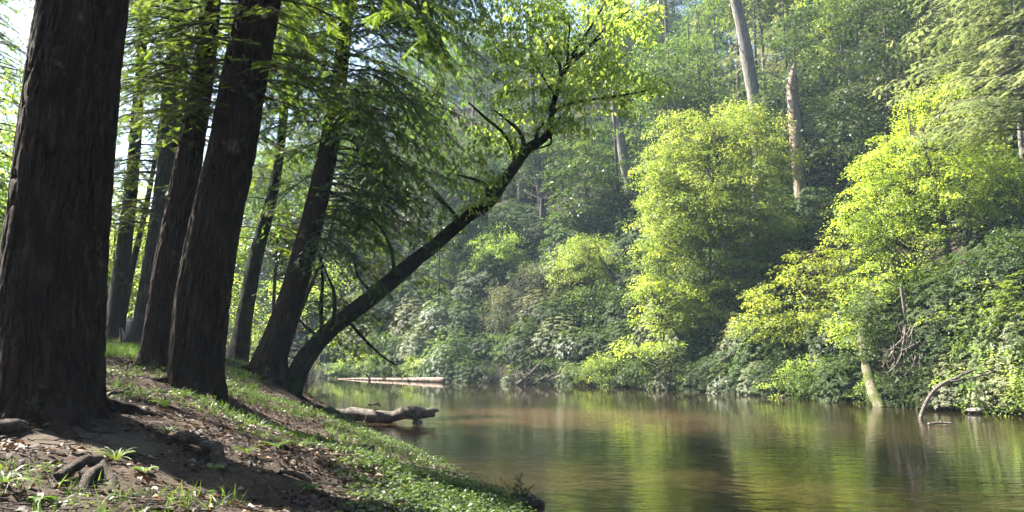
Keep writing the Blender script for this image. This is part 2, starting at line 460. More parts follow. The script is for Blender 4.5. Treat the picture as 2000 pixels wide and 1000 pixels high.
def water_material():
    m, n, l = new_mat('river_water')
    tc = n.new('ShaderNodeTexCoord')
    mp = n.new('ShaderNodeMapping'); mp.inputs['Rotation'].default_value = (0, 0, R(-12)); mp.inputs['Scale'].default_value = (0.42, 1.25, 1)
    l.new(tc.outputs['Object'], mp.inputs[0])
    a = n.new('ShaderNodeTexNoise'); a.inputs['Scale'].default_value = 4.0; a.inputs['Detail'].default_value = 3
    a.inputs['Distortion'].default_value = 0.4
    b = n.new('ShaderNodeTexNoise'); b.inputs['Scale'].default_value = 0.5; b.inputs['Detail'].default_value = 2
    l.new(mp.outputs[0], a.inputs['Vector']); l.new(mp.outputs[0], b.inputs['Vector'])
    calm = n.new('ShaderNodeTexNoise'); calm.inputs['Scale'].default_value = 0.12; calm.inputs['Detail'].default_value = 2
    l.new(tc.outputs['Object'], calm.inputs['Vector'])
    cr = n.new('ShaderNodeMapRange'); cr.inputs['From Min'].default_value = 0.35; cr.inputs['From Max'].default_value = 0.65; cr.inputs['To Min'].default_value = 0.35; cr.inputs['To Max'].default_value = 1.0
    l.new(calm.outputs[0], cr.inputs['Value'])
    ad = n.new('ShaderNodeMath'); ad.operation = 'MULTIPLY_ADD'; ad.inputs[1].default_value = 1.2
    l.new(b.outputs[0], ad.inputs[0]); l.new(a.outputs[0], ad.inputs[2])
    bp = n.new('ShaderNodeBump'); bp.inputs['Distance'].default_value = 0.05
    # the riffle dies away upstream, where the banks shelter the water
    sx = n.new('ShaderNodeSeparateXYZ'); l.new(tc.outputs['Object'], sx.inputs[0])
    sh_ = n.new('ShaderNodeMapRange'); sh_.inputs['From Min'].default_value = 9; sh_.inputs['From Max'].default_value = 42; sh_.inputs['To Min'].default_value = 0.32; sh_.inputs['To Max'].default_value = 0.035
    sh_.interpolation_type = 'SMOOTHERSTEP'
    l.new(sx.outputs['Y'], sh_.inputs['Value'])
    mu = n.new('ShaderNodeMath'); mu.operation = 'MULTIPLY'
    l.new(sh_.outputs[0], mu.inputs[1]); l.new(cr.outputs[0], mu.inputs[0]); l.new(mu.outputs[0], bp.inputs['Strength'])
    l.new(ad.outputs[0], bp.inputs['Height'])
    # murky brown water: shallow sandbars and dark channels
    s = n.new('ShaderNodeTexNoise'); s.inputs['Scale'].default_value = 0.085; s.inputs['Detail'].default_value = 4
    mps = n.new('ShaderNodeMapping'); mps.inputs['Scale'].default_value = (0.8, 1.3, 1); mps.inputs['Location'].default_value = (3.1, 0.4, 0)
    l.new(tc.outputs['Object'], mps.inputs[0]); l.new(mps.outputs[0], s.inputs['Vector'])
    r = ramp(n, [(0.42, (0.014, 0.009, 0.0045)), (0.66, (0.056, 0.033, 0.018))])
    # one long sandbar crosses the river from the knobbly log
    sb = n.new('ShaderNodeMapping'); sb.inputs['Location'].default_value = (-2.0 / 9, -22.5 / 6, 0); sb.inputs['Scale'].default_value = (1 / 9, 1 / 6, 0)
    l.new(tc.outputs['Object'], sb.inputs[0])
    ln = n.new('ShaderNodeVectorMath'); ln.operation = 'LENGTH'; l.new(sb.outputs[0], ln.inputs[0])
    mr = n.new('ShaderNodeMapRange'); mr.inputs['From Min'].default_value = 0.3; mr.inputs['From Max'].default_value = 1.3; mr.inputs['To Min'].default_value = 0.12; mr.inputs['To Max'].default_value = -0.2
    l.new(ln.outputs['Value'], mr.inputs['Value'])
    sm = n.new('ShaderNodeMath'); sm.operation = 'ADD'; l.new(s.outputs[0], sm.inputs[0]); l.new(mr.outputs[0], sm.inputs[1])
    l.new(sm.outputs[0], r.inputs[0])
    p = n.new('ShaderNodeBsdfPrincipled')
    p.inputs['Roughness'].default_value = 0.02; p.inputs['IOR'].default_value = 1.333
    l.new(r.outputs[0], p.inputs['Base Color']); l.new(bp.outputs[0], p.inputs['Normal'])
    o = n.new('ShaderNodeOutputMaterial'); l.new(p.outputs[0], o.inputs[0])
    return m
g = Geo()
wp = [(-150, -20), (45, -20), (45, 100), (-150, 100)]
g.add([(x, y, 0.0) for x, y in wp], [[0, 1, 2, 3]])
tag(g.build('river_water', water_material()), kind='structure')

# ------------------------------------------------------------------ plant generators
def curve(pts, n=24, jitter=0.0, rng=None):
    """smooth Catmull-Rom through pts -> (n,k)"""
    P = np.asarray(pts, float)
    P = np.vstack([2 * P[0] - P[1], P, 2 * P[-1] - P[-2]])
    m = len(P) - 3
    u = np.linspace(0, m - 1e-6, n)
    k = u.astype(int)
    t = (u - k)[:, None]
    a, b, c, d = P[k], P[k + 1], P[k + 2], P[k + 3]
    out = 0.5 * (2 * b + (c - a) * t + (2 * a - 5 * b + 4 * c - d) * t ** 2 + (3 * b - a - 3 * c + d) * t ** 3)
    if jitter and rng is not None:
        out[1:-1, :3] += rng.normal(0, jitter, (n - 2, 3))
    return out
def bark_trunk(path, rad, seg, flare=(0.6, 0.5, 4), amp=0.022, freq=7.0, vstretch=0.16, seed=1, sink=0.35, warts=0.05):
    """tapering trunk with real furrows, root flare and lumps; path (n,3), rad (n)"""
    g = Geo()
    path = np.asarray(path, float); n = len(path)
    s = np.concatenate([[0], np.cumsum(np.linalg.norm(np.diff(path, axis=0), axis=1))])
    th = np.linspace(0, 2 * math.pi, seg, endpoint=False)
    TH, S = np.meshgrid(th, s)
    Rr = np.repeat(np.asarray(rad)[:, None], seg, 1)
    fa, fh, fk = flare
    rg = np.random.default_rng(seed)
    lob = sum(rg.uniform(.4, 1) * np.cos(k * TH + rg.uniform(0, 6.28)) for k in (fk - 1, fk, fk + 2)) / 2.2
    hgt = np.maximum(S - sink, 0)
    Rr = Rr * (1 + fa * np.exp(-hgt / fh) * (0.55 + 0.55 * lob))
    Rr = Rr * (1 + 0.05 * np.cos(fk * TH + 1.0) * np.exp(-hgt / 4))
    r0 = np.mean(rad)
    P = np.stack([np.cos(TH) * r0 * freq, np.sin(TH) * r0 * freq, S * freq * vstretch], -1).reshape(-1, 3)
    w = fbm(P * 0.9, 3, seed + 5)
    P2 = P + (w[:, None] - 0.5) * np.array([1.8, 1.8, 1.2])
    rid = 1 - np.abs(2 * fbm(P2 * 2.2, 2, seed) - 1) * 3.2
    rid = np.clip(rid, -1.2, 1)
    rid = -np.maximum(rid, 0) ** 1.5 + 0.35 * fbm(P2 * np.array([6, 6, 12]), 3, seed + 2)
    lum = fbm(P * 0.22, 3, seed + 8) - 0.5
    Rr = Rr + amp * rid.reshape(n, seg) * (0.6 + 0.4 * np.minimum(Rr / r0, 1.5)) + warts * lum.reshape(n, seg) * Rr * 3
    T = unit(np.gradient(path, axis=0))
    U = unit(np.cross(np.tile([0, 1.0, 0], (n, 1)), T)); W = np.cross(T, U)
    Vv = path[:, None] + np.cos(TH)[..., None] * U[:, None] * Rr[..., None] - np.sin(TH)[..., None] * W[:, None] * Rr[..., None]
    i = np.arange(n - 1)[:, None] * seg; j = np.arange(seg)[None]; j2 = (j + 1) % seg
    g.add(Vv.reshape(-1, 3), np.stack([i + j2, i + j, i + seg + j, i + seg + j2], -1).reshape(-1, 4))
    return g

def frond_template(rng, pairs=11):
    """one flat hemlock spray, length 1 along +x"""
    P, A, L, W = [], [], [], []
    for k in range(pairs):
        t = 0.06 + 0.9 * k / pairs
        ln = (0.30 if pairs > 6 else .42) * math.sin(math.pi * (0.22 + 0.72 * (1 - t))) + 0.05
        for s in (-1, 1):
            P.append((t, 0, -0.10 * t * t)); a = R(48 + rng.uniform(-9, 9))
            A.append((math.cos(a), s * math.sin(a), -0.12 + rng.uniform(-.08, .05))); L.append(ln * rng.uniform(.8, 1.15)); W.append(0.062 if pairs > 6 else .085)
    P.append((0, 0, 0)); A.append((1, 0, -0.12)); L.append(0.75); W.append(0.05)
    P.append((0.6, 0, -0.05)); A.append((1, 0, -0.2)); L.append(0.42); W.append(0.10)
    P, A = np.array(P), unit(np.array(A))
    g = Geo(); N = np.tile([0, 0, 1.0], (len(P), 1))
    g.leaves(P, A, N, np.array(L), np.array(W), 0.5, fold=0.0)
    return g.v[0].reshape(-1, 4, 3)
_rf = np.random.default_rng(5)
FRONDS = [frond_template(_rf) for _ in range(4)]
FRONDS_LOW = [frond_template(_rf, 4) for _ in range(3)]
def stamp(g, tmpl, P, A, N, S, tint):
    A = unit(A); B = unit(np.cross(N, A)); N2 = np.cross(A, B)
    Mx = np.stack([A, B, N2], 1) * np.asarray(S)[:, None, None]         # rows = local axes
    V = np.einsum('qkc,ncd->nqkd', tmpl, Mx) + P[:, None, None, :]
    q = tmpl.shape[0]
    t = np.repeat(tint, q) + _rf.uniform(-.12, .12, len(P) * q)
    g.add(V.reshape(-1, 3), np.arange(len(P) * q * 4).reshape(-1, 4), np.clip(t, 0, 1))
def bough(fr, wood, rng, start, az, L, rise=0.15, droop=0.5, r0=0.03, dens=1.0, fs=0.30, hang=0.0, bare=0.15):
    """hemlock limb: tube + flat side sprays; fr collects (P, A, N, S, tint)"""
    n = 14
    t = np.linspace(0, 1, n)
    d = np.array([math.cos(az), math.sin(az), 0]); sd = np.array([-d[1], d[0], 0])
    wob = rng.normal(0, 0.05, 2)
    pts = start + d * (t * L)[:, None] + sd * (L * wob[0] * np.sin(t * 3) + L * wob[1] * t ** 2)[:, None]
    pts[:, 2] += L * (rise * t - droop * t ** 2)
    wood.tube(pts, np.linspace(r0, 0.004, n), 5, tint=rng.uniform(.3, .7))
    base_t = rng.uniform(.1, .9)
    ns = max(4, int(L * 7.5 * dens))
    for k in range(ns):
        u = bare + (1 - bare) * (k + rng.uniform(0, 1)) / ns
        if rng.uniform() < 0.12: continue
        p = np.array([np.interp(u, t, pts[:, c]) for c in range(3)])
        dr = unit(np.array([np.interp(min(u + .05, 1), t, pts[:, c]) for c in range(3)]) - p + 1e-6 * d)
        s = 1 if k % 2 else -1
        l = (0.18 + 0.36 * L * (1 - u) ** 0.8) * rng.uniform(.6, 1.25)
        a = R(rng.uniform(42, 68))
        sdir = unit(dr * math.cos(a) + sd * s * math.sin(a) + np.array([0, 0, rng.normal(-0.05 - hang, .12)]))
        m = max(1, int(l / (0.13 / dens)))
        uu = (np.arange(m) + rng.uniform(.2, 1, m)) / m
        q = p + sdir * (uu * l)[:, None]
        q[:, 2] -= (0.25 + hang) * l * uu ** 2
        ss = np.where(np.arange(m) % 2, 1, -1)
        side = unit(np.cross(np.array([0, 0, 1.0]), sdir))
        aa = np.radians(rng.uniform(15, 60, m))
        A = sdir * np.cos(aa)[:, None] + side * (ss * np.sin(aa))[:, None]
        A[:, 2] += rng.normal(-0.14 - hang * uu, .14, m)
        N = np.stack([rng.normal(0, .28, m), rng.normal(0, .28, m), np.ones(m)], 1)
        fr.append((q, A, N, fs * rng.uniform(.6, 1.2, m), np.full(m, 0.25 + 0.5 * base_t) + rng.uniform(-.2, .2, m)))
        if l > 0.3:
            wood.tube(np.stack([p, p + sdir * l * .5 + [0, 0, -.06 * l], p + sdir * l * .95 + [0, 0, -(.22 + hang) * l]]), [0.006 + r0 * .12, 0.004, 0.002], 3)
def fronds_mesh(fr, tm=FRONDS):
    P, A, N, S, T = (np.concatenate([f[k] for f in fr]) for k in range(5))
    g = Geo()
    idx = _rf.integers(0, len(tm), len(P))
    for k in range(len(tm)):
        m = idx == k
        if m.any(): stamp(g, tm[k], P[m], A[m], N[m], S[m], T[m])
    return g

def clump_leaves(g, rng, C, rc, per, L, W, center, flat=0.32, droop=0.25, up=1.0, tintbase=None):
    """discs of leaves round clump centres C (n,3)"""
    n = len(C)
    rc = np.broadcast_to(rc, (n,))
    cnt = np.maximum(3, (per * rng.uniform(.6, 1.4, n)).astype(int))
    k = np.repeat(np.arange(n), cnt); m = len(k)
    th = rng.uniform(0, 2 * math.pi, m); rr = np.sqrt(rng.uniform(0, 1, m)) * rng.uniform(.75, 1.1, m)
    # clumps are ragged: each has a few twigs
    tw = rng.integers(3, 7, n)[k]
    th = th + 0.25 * np.sin(th * tw + k)
    P = np.stack([np.cos(th) * rr, np.sin(th) * rr, rng.normal(0, flat * 0.55, m) - 0.28 * rr ** 2], 1) * rc[k][:, None]
    out = unit(C - center)
    # tilt the disc so that it faces outward a little
    P[:, 2] -= (P[:, 0] * out[k, 0] + P[:, 1] * out[k, 1]) * 0.35
    Pw = C[k] + P
    A = np.stack([np.cos(th), np.sin(th), np.full(m, -droop)], 1) + rng.normal(0, .45, (m, 3))
    N = np.stack([rng.normal(0, .42, m), rng.normal(0, .42, m), np.full(m, up)], 1) + out[k] * 0.35
    tb = (rng.uniform(0, 1, n) if tintbase is None else tintbase)[k]
    t = np.clip(0.55 * tb + 0.45 * rng.beta(2.5, 2.5, m), 0, 1)
    sz = rng.uniform(.65, 1.2, m)
    g.leaves(Pw, A, N, L * sz, W * sz, t)
def ellipsoid_clumps(rng, n, center, radii, lo=0.35, bumps=0.28, seed=0, flatbot=-0.75):
    C = []
    while len(C) < n:
        d = unit(rng.normal(0, 1, (n, 3)))
        d = d[d[:, 2] > flatbot]
        r = rng.uniform(lo ** 2, 1, len(d)) ** 0.5
        k = 1 - bumps + 2 * bumps * vnoise(d * 2.1 + seed * 7.7, seed)
        C.extend((d * (r * k)[:, None]))
    return np.asarray(C[:n]) * np.asarray(radii) + np.asarray(center)
def limbs(g, rng, base_path, C, r=0.05, frac=1.0, seg=4):
    """thin limbs from the stem to the clump centres"""
    for c in C:
        if rng.uniform() > frac: continue
        hd = c[2] - 0.6 * np.linalg.norm(c[:2] - base_path[-1][:2])
        k = int(np.clip(np.searchsorted(base_path[:, 2], hd), 1, len(base_path) - 1))
        a = base_path[k]
        m = (a + c) / 2 + rng.normal(0, .12, 3) + [0, 0, -0.1]
        p = curve([a, m, c], 6)
        g.tube(p, np.linspace(r, r * .2, 6), seg)
def rosettes(g, rng, P, D, L, W, tint, nl=8):
    """whorls of long leathery leaves at P facing D"""
    n = len(P)
    D = unit(D)
    U = unit(np.cross(D, rng.normal(0, 1, (n, 3)))); Wv = np.cross(D, U)
    for k in range(nl):
        a = 2 * math.pi * k / nl + rng.uniform(-.3, .3, n)
        rad = np.cos(a)[:, None] * U + np.sin(a)[:, None] * Wv
        A = rad + D * rng.uniform(-.25, .6, n)[:, None] + np.array([0, 0, -.25])
        N = D + rng.normal(0, .15, (n, 3))
        s = rng.uniform(.7, 1.15, n)
        g.leaves(P, A, N, L * s, W * s, np.clip(tint + rng.uniform(-.25, .25, n), 0, 1), fold=0.15, droop=0.18)

# ------------------------------------------------------------------ near trunks on the left bank
def px_path(pts, n=60):
    """pts: (px, py, width_px, Y) from the foot upward -> path (n,3), radii (n)"""
    P = []
    for px, py, w, Y in pts:
        p = at(px, py, Y)
        P.append([*p, w / F_PX * math.hypot(Y, 0) / 2])
    c = curve(P, n)
    return c[:, :3], np.maximum(c[:, 3], 0.004)
def resample(path, rad, ds_fn):
    s = np.concatenate([[0], np.cumsum(np.linalg.norm(np.diff(path, axis=0), axis=1))])
    u = [0.0]
    while u[-1] < s[-1]: u.append(u[-1] + ds_fn(u[-1]))
    u = np.array(u); u[-1] = s[-1]
    return np.stack([np.interp(u, s, path[:, k]) for k in range(3)], 1), np.interp(u, s, rad)
def near_tree(name, label, cat, pts, mat, seg, ds, flare, amp, freq, top, boughs, leafmat, seed, sink=0.35, group=None, vstretch=0.16, tm=FRONDS, limb_mat='bark_thin', warts=0.05, wscale=0.91):
    """boughs: list of dicts for bough()"""
    rng = np.random.default_rng(seed)
    path, rad = px_path(pts, 80)
    rad = rad * wscale
    base = path[0].copy()
    # root end goes a little into the ground, top runs on above the frame
    d0 = unit(path[0] - path[2]); d1 = unit(path[-1] - path[-4])
    path = np.vstack([path[0] + np.array([d0[0] * .3, d0[1] * .3, -sink]), path])
    rad = np.concatenate([[rad[0]], rad])
    if top > path[-1][2]:
        ln = (top - path[-1][2])
        k = np.linspace(0.04, 1, 14)[:, None]
        path = np.vstack([path, path[-1] + (d1 * (1 - k * .5) + np.array([0, 0, k[:, 0].mean() * .5])) * ln * k])
        rad = np.concatenate([rad, rad[-1] * (1 - k[:, 0] * 0.85)])
    zvis = EYE + 0.46 * pts[0][3]
    p2, r2 = resample(path, rad, lambda s: ds if base[2] + s < zvis + .5 else ds * 6)
    root = empty(name, base)
    tag(root, label, cat, group)
    bark_trunk(p2, r2, seg, flare, amp, freq, vstretch, seed, sink, warts).build('trunk', M[mat], root, smooth=True)
    r0 = rad[2]
    if r0 > .15 and name not in ('grey_tree', 'slender_grey_tree'):
        a0 = rng.uniform(0, 6.28)
        for k in range(6):
            a = a0 + k * 1.047 + rng.normal(0, .25); ln = r0 * rng.uniform(2.2, 3.6)
            d_ = np.linspace(r0 * .75, ln, 9); wv = rng.normal(0, .12, 2)
            aa = a + wv[0] * (d_ - r0) / r0 * .6
            xs, ys = base[0] + np.cos(aa) * d_, base[1] + np.sin(aa) * d_
            u = (d_ - d_[0]) / (d_[-1] - d_[0])
            zs = height(xs, ys) + r0 * .24 * (1 - u) ** 2.2 - .01 - .05 * u
            q = curve(np.stack([xs, ys, zs], 1), 26)
            q += (np.stack([vnoise(q * 7 + 9 * c, k) for c in range(3)], 1) - .5) * .05
            g = Geo(); g.tube(q, r0 * np.linspace(.20, .04, 26) * rng.uniform(.7, 1.1), 14, rough=.3, seed=k)
            g.build('root', M[mat], root, smooth=True)
    if boughs:
        fr, wood = [], Geo()
        for b in boughs:
            z = b['z']
            i = int(np.clip(np.searchsorted(p2[:, 2], z), 0, len(p2) - 1))
            st = p2[i].copy()
            bough(fr, wood, rng, st, b['az'], b['L'], b.get('rise', .15), b.get('droop', .5), b.get('r0', .03), b.get('dens', 1.0), b.get('fs', .3), b.get('hang', 0), b.get('bare', .15))
        wood.build('branch', M[limb_mat], root)
        fronds_mesh(fr, tm).build('crown', M[leafmat], root)
    return root, p2, r2

def ring_boughs(rng, z0, z1, n, L0, L1, az=(0, 360), **k):
    out = []
    for i in range(n):
        u = (i + rng.uniform(0, 1)) / n
        out.append(dict(z=z0 + (z1 - z0) * u, az=R(rng.uniform(*az)), L=(L0 + (L1 - L0) * u) * rng.uniform(.75, 1.2), **k))
    return out
rg = np.random.default_rng(11)

near_tree('old_tree', 'huge dark trunk with deeply furrowed bark beside the bare sandy patch', 'tree',
    [(96, 808, 206, 7), (98, 760, 204, 7), (97, 700, 204, 7), (99, 600, 206, 7), (108, 500, 202, 7), (118, 400, 198, 7), (130, 270, 193, 7), (146, 130, 187, 7), (164, 0, 181, 7), (176, -120, 178, 7)],
    'bark_dark', 340, 0.02, (0.20, 0.14, 6), 0.036, 8.0, 17,
    ring_boughs(rg, 9.0, 16, 26, 4.2, 2.5, dens=.55, fs=.5, r0=.05), 'hemlock_leaf', 21, tm=FRONDS_LOW)
near_tree('thick_tree', 'thick dark leaning trunk, its root flare merged with a slimmer reddish trunk', 'tree',
    [(385, 768, 100, 11), (382, 735, 106, 11), (384, 690, 108, 11), (393, 600, 112, 11), (409, 500, 108, 11), (428, 400, 104, 11), (452, 300, 100, 11), (472, 180, 97, 11), (492, 80, 94, 11), (508, 0, 90, 11), (520, -100, 86, 11)],
    'bark_dark', 240, 0.03, (0.26, 0.18, 5), 0.032, 9.0, 15,
    ring_boughs(rg, 5.2, 8.0, 30, 1.5, 2.6, az=(150, 400), dens=1.2, fs=.18, droop=.45, r0=.02) + ring_boughs(rg, 8.0, 14.5, 20, 4, 2.2, dens=.5, fs=.5, r0=.05), 'hemlock_leaf', 22)
near_tree('slim_red_tree', 'slim reddish-brown trunk sharing its foot with the thick dark leaning trunk', 'tree',
    [(300, 722, 82, 12), (306, 690, 66, 12), (314, 620, 62, 12), (334, 500, 62, 12), (350, 420, 60, 12), (364, 340, 58, 12), (380, 250, 52, 12), (394, 160, 48, 12), (405, 80, 44, 12), (412, 0, 42, 12), (420, -100, 40, 12)],
    'bark_red', 130, 0.03, (0.30, 0.22, 5), 0.016, 11.0, 14,
    ring_boughs(rg, 5.2, 7.8, 40, 1.5, 2.6, az=(130, 420), dens=1.2, fs=.17, droop=.45, r0=.022) + ring_boughs(rg, 7.5, 13.5, 16, 3.2, 1.8, dens=.6, fs=.45), 'hemlock_lit', 23)
near_tree('grey_tree', 'broad grey-barked trunk with wide root flare standing on the sunlit grass', 'tree',
    [(294, 668, 100, 19), (295, 650, 84, 19), (298, 610, 72, 19), (304, 550, 64, 19), (315, 470, 60, 19), (325, 390, 56, 19), (334, 300, 52, 19), (338, 200, 48, 19), (348, 80, 44, 19), (356, 0, 42, 19)],
    'bark_grey', 110, 0.05, (0.12, 0.2, 5), 0.02, 8.0, 17,
    ring_boughs(rg, 4.6, 11, 44, 1.8, 3.2, dens=.9, fs=.26, droop=.35, r0=.025), 'hemlock_lit', 24)
near_tree('slender_grey_tree', 'slender grey trunk leaning right beside the pink cloth flap', 'tree',
    [(217, 668, 44, 20), (224, 620, 36, 20), (232, 560, 33, 20), (244, 470, 30, 20), (254, 390, 27, 20), (262, 300, 25, 20), (268, 220, 23, 20), (276, 120, 20, 20), (284, 0, 18, 20)],
    'bark_grey', 64, 0.06, (0.12, 0.2, 4), 0.010, 10.0, 14,
    ring_boughs(rg, 5.0, 12, 34, 1.4, 2.6, dens=.9, fs=.28, droop=.3, r0=.018), 'hemlock_grey', 25)
near_tree('thin_leaning_tree', 'thin grey leaning stem just behind the slender grey trunk', 'tree',
    [(233, 664, 16, 21.5), (243, 600, 15, 21.5), (258, 520, 14, 21.5), (275, 450, 12, 21.5), (292, 370, 11, 21.5), (306, 290, 9, 21.5), (316, 220, 7, 21.5)],
    'bark_grey', 24, 0.15, (0.2, 0.3, 3), 0.004, 10.0, 0, None, 'hemlock_grey', 26)
near_tree('forked_back_tree', 'brown trunk standing alone between the thick dark trunk and the drooping hemlock', 'tree',
    [(460, 722, 50, 22), (466, 690, 42, 22), (474, 640, 36, 22), (486, 570, 33, 22), (500, 500, 30, 22), (516, 440, 28, 22), (532, 380, 24, 22), (546, 300, 20, 22), (556, 200, 18, 22), (566, 80, 16, 22), (572, 0, 15, 22)],
    'bark_moss', 60, 0.06, (0.3, 0.3, 4), 0.010, 10.0, 13,
    ring_boughs(rg, 4.6, 12, 38, 1.6, 2.6, dens=.9, fs=.28, droop=.3, r0=.02), 'hemlock_lit', 27)
# the big drooping hemlock: boughs lengthen with height and hang toward the river
hb = []
HZ = [(520, 738), (600, 460), (645, 300), (668, 120)]
for i in range(104):
    u = (i + rg.uniform(0, 1)) / 104
    z = 4.2 + u * 8.8
    az = R(rg.uniform(-75, 55)) if rg.uniform() < .72 else R(rg.uniform(110, 260))
    right = z < 7.2 or abs(math.degrees(az)) < 80
    if z < 7.2:
        az = R(rg.uniform(-40, 40)) if rg.uniform() < .8 else R(rg.uniform(60, 150))
    hb.append(dict(z=z, az=az, L=(min(2.3 + 0.38 * (z - 4.0), 4.7) if right else 1.9) * rg.uniform(.6, 1.1), rise=rg.uniform(-.1, .35), droop=rg.uniform(.3, .75), r0=.024, dens=rg.uniform(1.1, 1.7), fs=rg.uniform(.14, .20), hang=rg.uniform(.05, .35), bare=.1))
hb += ring_boughs(rg, 6.6, 12.5, 54, 2.2, 3.2, az=(95, 330), rise=.12, droop=.45, r0=.022, dens=1.4, fs=.18, hang=.1)
near_tree('drooping_hemlock', 'curved red-brown hemlock with a big dark curtain of drooping boughs over the water', 'tree',
    [(518, 742, 84, 18), (528, 700, 66, 18), (545, 650, 58, 18), (568, 585, 54, 18), (590, 510, 52, 18), (608, 440, 48, 18), (624, 375, 45, 18), (640, 300, 42, 18), (654, 220, 38, 18), (668, 110, 33, 18), (680, 0, 30, 18), (690, -120, 27, 18)],
    'bark_red', 110, 0.04, (0.28, 0.25, 4), 0.014, 10.0, 16, hb, 'hemlock_leaf', 28)

# off-frame hemlocks further up the left bank (they shade the bank)
def far_hemlock(rng, H, Rm, nb, fs, dens=.5, mat='hemlock_leaf', bark='bark_grey', z0=.2, name='hemlock_tree', tm=FRONDS_LOW, lean=0.0):
    root = empty(name)
    k = np.linspace(0, 1, 12)
    path = np.stack([lean * k * k * H + 0.1 * np.sin(k * 5), 0.12 * np.cos(k * 4), -0.4 + k * (H + .4)], 1)
    r = H * 0.014 * (1 - .9 * k) + .01
    g = Geo(); g.tube(path, r, 8, rough=.15); t = g.build('trunk', M[bark], root, smooth=True)
    fr, wood = [], Geo()
    for i in range(nb):
        u = (i + rng.uniform(0, 1)) / nb
        z = H * (z0 + (0.99 - z0) * u)
        st = np.array([np.interp(z, path[:, 2], path[:, c]) for c in range(3)])
        bough(fr, wood, rng, st, rng.uniform(0, 2 * math.pi), Rm * ((1 - u) ** .7 * .9 + .12) * rng.uniform(.65, 1.15), .15, .45, .02 + .002 * Rm, dens, fs, .1, .1)
    w = wood.build('branch', M['bark_thin'], root)
    c = fronds_mesh(fr, tm).build('crown', M[mat], root)
    KIDS[root.name] = [t, w, c]
    return root
def broadleaf(rng, H, Rx, Rz, ncl, per, L, W, rc, mat='hill_leaf', bark='bark_pale', name='broadleaf_tree', base_r=None, stemtop=.85, lo=.35, flatbot=-.7, lean=0.0):
    root = empty(name)
    k = np.linspace(0, 1, 10)
    path = np.stack([lean * k * H + .15 * np.sin(k * 6), .1 * np.cos(k * 5), -.4 + k * (H * stemtop + .4)], 1)
    g = Geo(); g.tube(path, (base_r or H * .012) * (1 - .85 * k) + .012, 7, rough=.15)
    t = g.build('trunk', M[bark], root, smooth=True)
    cen = np.array([lean * H * .8, 0, H - Rz])
    C = ellipsoid_clumps(rng, ncl, cen, (Rx, Rx, Rz), lo, seed=int(rng.integers(1, 99)), flatbot=flatbot)
    w = Geo(); limbs(w, rng, path, C, .03, .5)
    wo = w.build('branch', M[bark], root)
    g = Geo(); clump_leaves(g, rng, C, rng.uniform(.7, 1.25, ncl) * rc, per, L, W, cen)
    c = g.build('crown', M[mat], root)
    KIDS[root.name] = [t, wo, c]
    return root
def shrub(rng, Rx, Rz, n, L, W, mat='rhodo_leaf', name='rhododendron_bush', tint=.5):
    root = empty(name)
    d = unit(rng.normal(0, 1, (n, 3)) * [1, 1, .8]); d[:, 2] = np.abs(d[:, 2]) * 1.0 - .12
    k = (0.72 + .5 * vnoise(d * 2.3 + Rx * 9, 4)) * rng.uniform(.62, 1.05, n)
    P = d * k[:, None] * [Rx, Rx, Rz] + [0, 0, .25]
    g = Geo(); rosettes(g, rng, P, d + [0, 0, .5], L, W, tint + .25 * (vnoise(P * 1.3, 8) - .5))
    # loose inner leaves
    m = n
    q = unit(rng.normal(0, 1, (m, 3))); q[:, 2] = np.abs(q[:, 2])
    q = q * rng.uniform(.2, .75, m)[:, None] * [Rx, Rx, Rz]
    g.leaves(q, rng.normal(0, 1, (m, 3)), rng.normal(0, 1, (m, 3)) + [0, 0, 1.5], L, W * 1.4, .2)
    w = Geo()
    for j in range(9):
        e = P[rng.integers(0, n)] * .9
        w.tube(curve([[rng.normal(0, .15), rng.normal(0, .15), -.3], e * .45 + rng.normal(0, .15, 3), e], 6), np.linspace(.035, .008, 6), 4)
    st = w.build('stem', M['bark_thin'], root)
    c = g.build('foliage', M[mat], root)
    KIDS[root.name] = [st, c]
    return root

# ------------------------------------------------------------------ leaning tree over the river
def ground_at(px, py, y0=2.5, y1=60):
    ys = np.linspace(y0, y1, 1200)
    p0, p1 = at(px, py, 1.0), at(px, py, 2.0)
    xs = p0[0] + (p1[0] - p0[0]) * (ys - 1); zs = p0[2] + (p1[2] - p0[2]) * (ys - 1)
    h = np.maximum(height(xs, ys), 0.0)
    k = np.argmax(zs < h)
    if zs[k] >= h[k]: k = -1
    return np.array([xs[k], ys[k], h[k]])
def px_tube(g, pts, Y, n=10, seg=6, rough=0.12, seed=1):
    """pts: (px, py, width_px[, depth])"""
    P = []
    for q in pts:
        d = q[3] if len(q) > 3 else Y
        P.append([*at(q[0], q[1], d), q[2] / F_PX * d / 2])
    c = curve(P, n)
    g.tube(c[:, :3], np.maximum(c[:, 3], .003), seg, rough=rough, seed=seed)
rng = np.random.default_rng(77)
path, rad = px_path([(562, 790, 52, 18), (572, 752, 50, 18), (590, 712, 48, 18), (622, 668, 43, 18), (672, 622, 40, 17.9), (730, 578, 38, 17.8), (800, 518, 36, 17.6), (850, 478, 34, 17.5), (880, 452, 33, 17.4), (915, 422, 30, 17.3), (955, 394, 31, 17.2), (980, 360, 28, 17.1),
                     (1002, 330, 26, 17), (1030, 292, 25, 17), (1072, 260, 20, 17), (1078, 215, 14, 17), (1092, 165, 13, 17), (1108, 128, 11, 17), (1126, 92, 7, 17), (1150, 58, 6, 17), (1178, 12, 5, 17), (1200, -30, 3, 17)], 150)
p2, r2 = resample(path, rad * .80, lambda s: 0.05)
lt = tag(empty('leaning_tree', (p2[0][0], p2[0][1], hz(p2[0][0], p2[0][1]))), 'dark mossy crooked tree leaning far out over the river with backlit yellow-green leaves', 'tree')
bark_trunk(p2, r2, 56, (0.15, 0.2, 4), 0.010, 12.0, 0.4, 31, 0.2, 0.09).build('trunk', M['bark_moss'], lt, smooth=True)
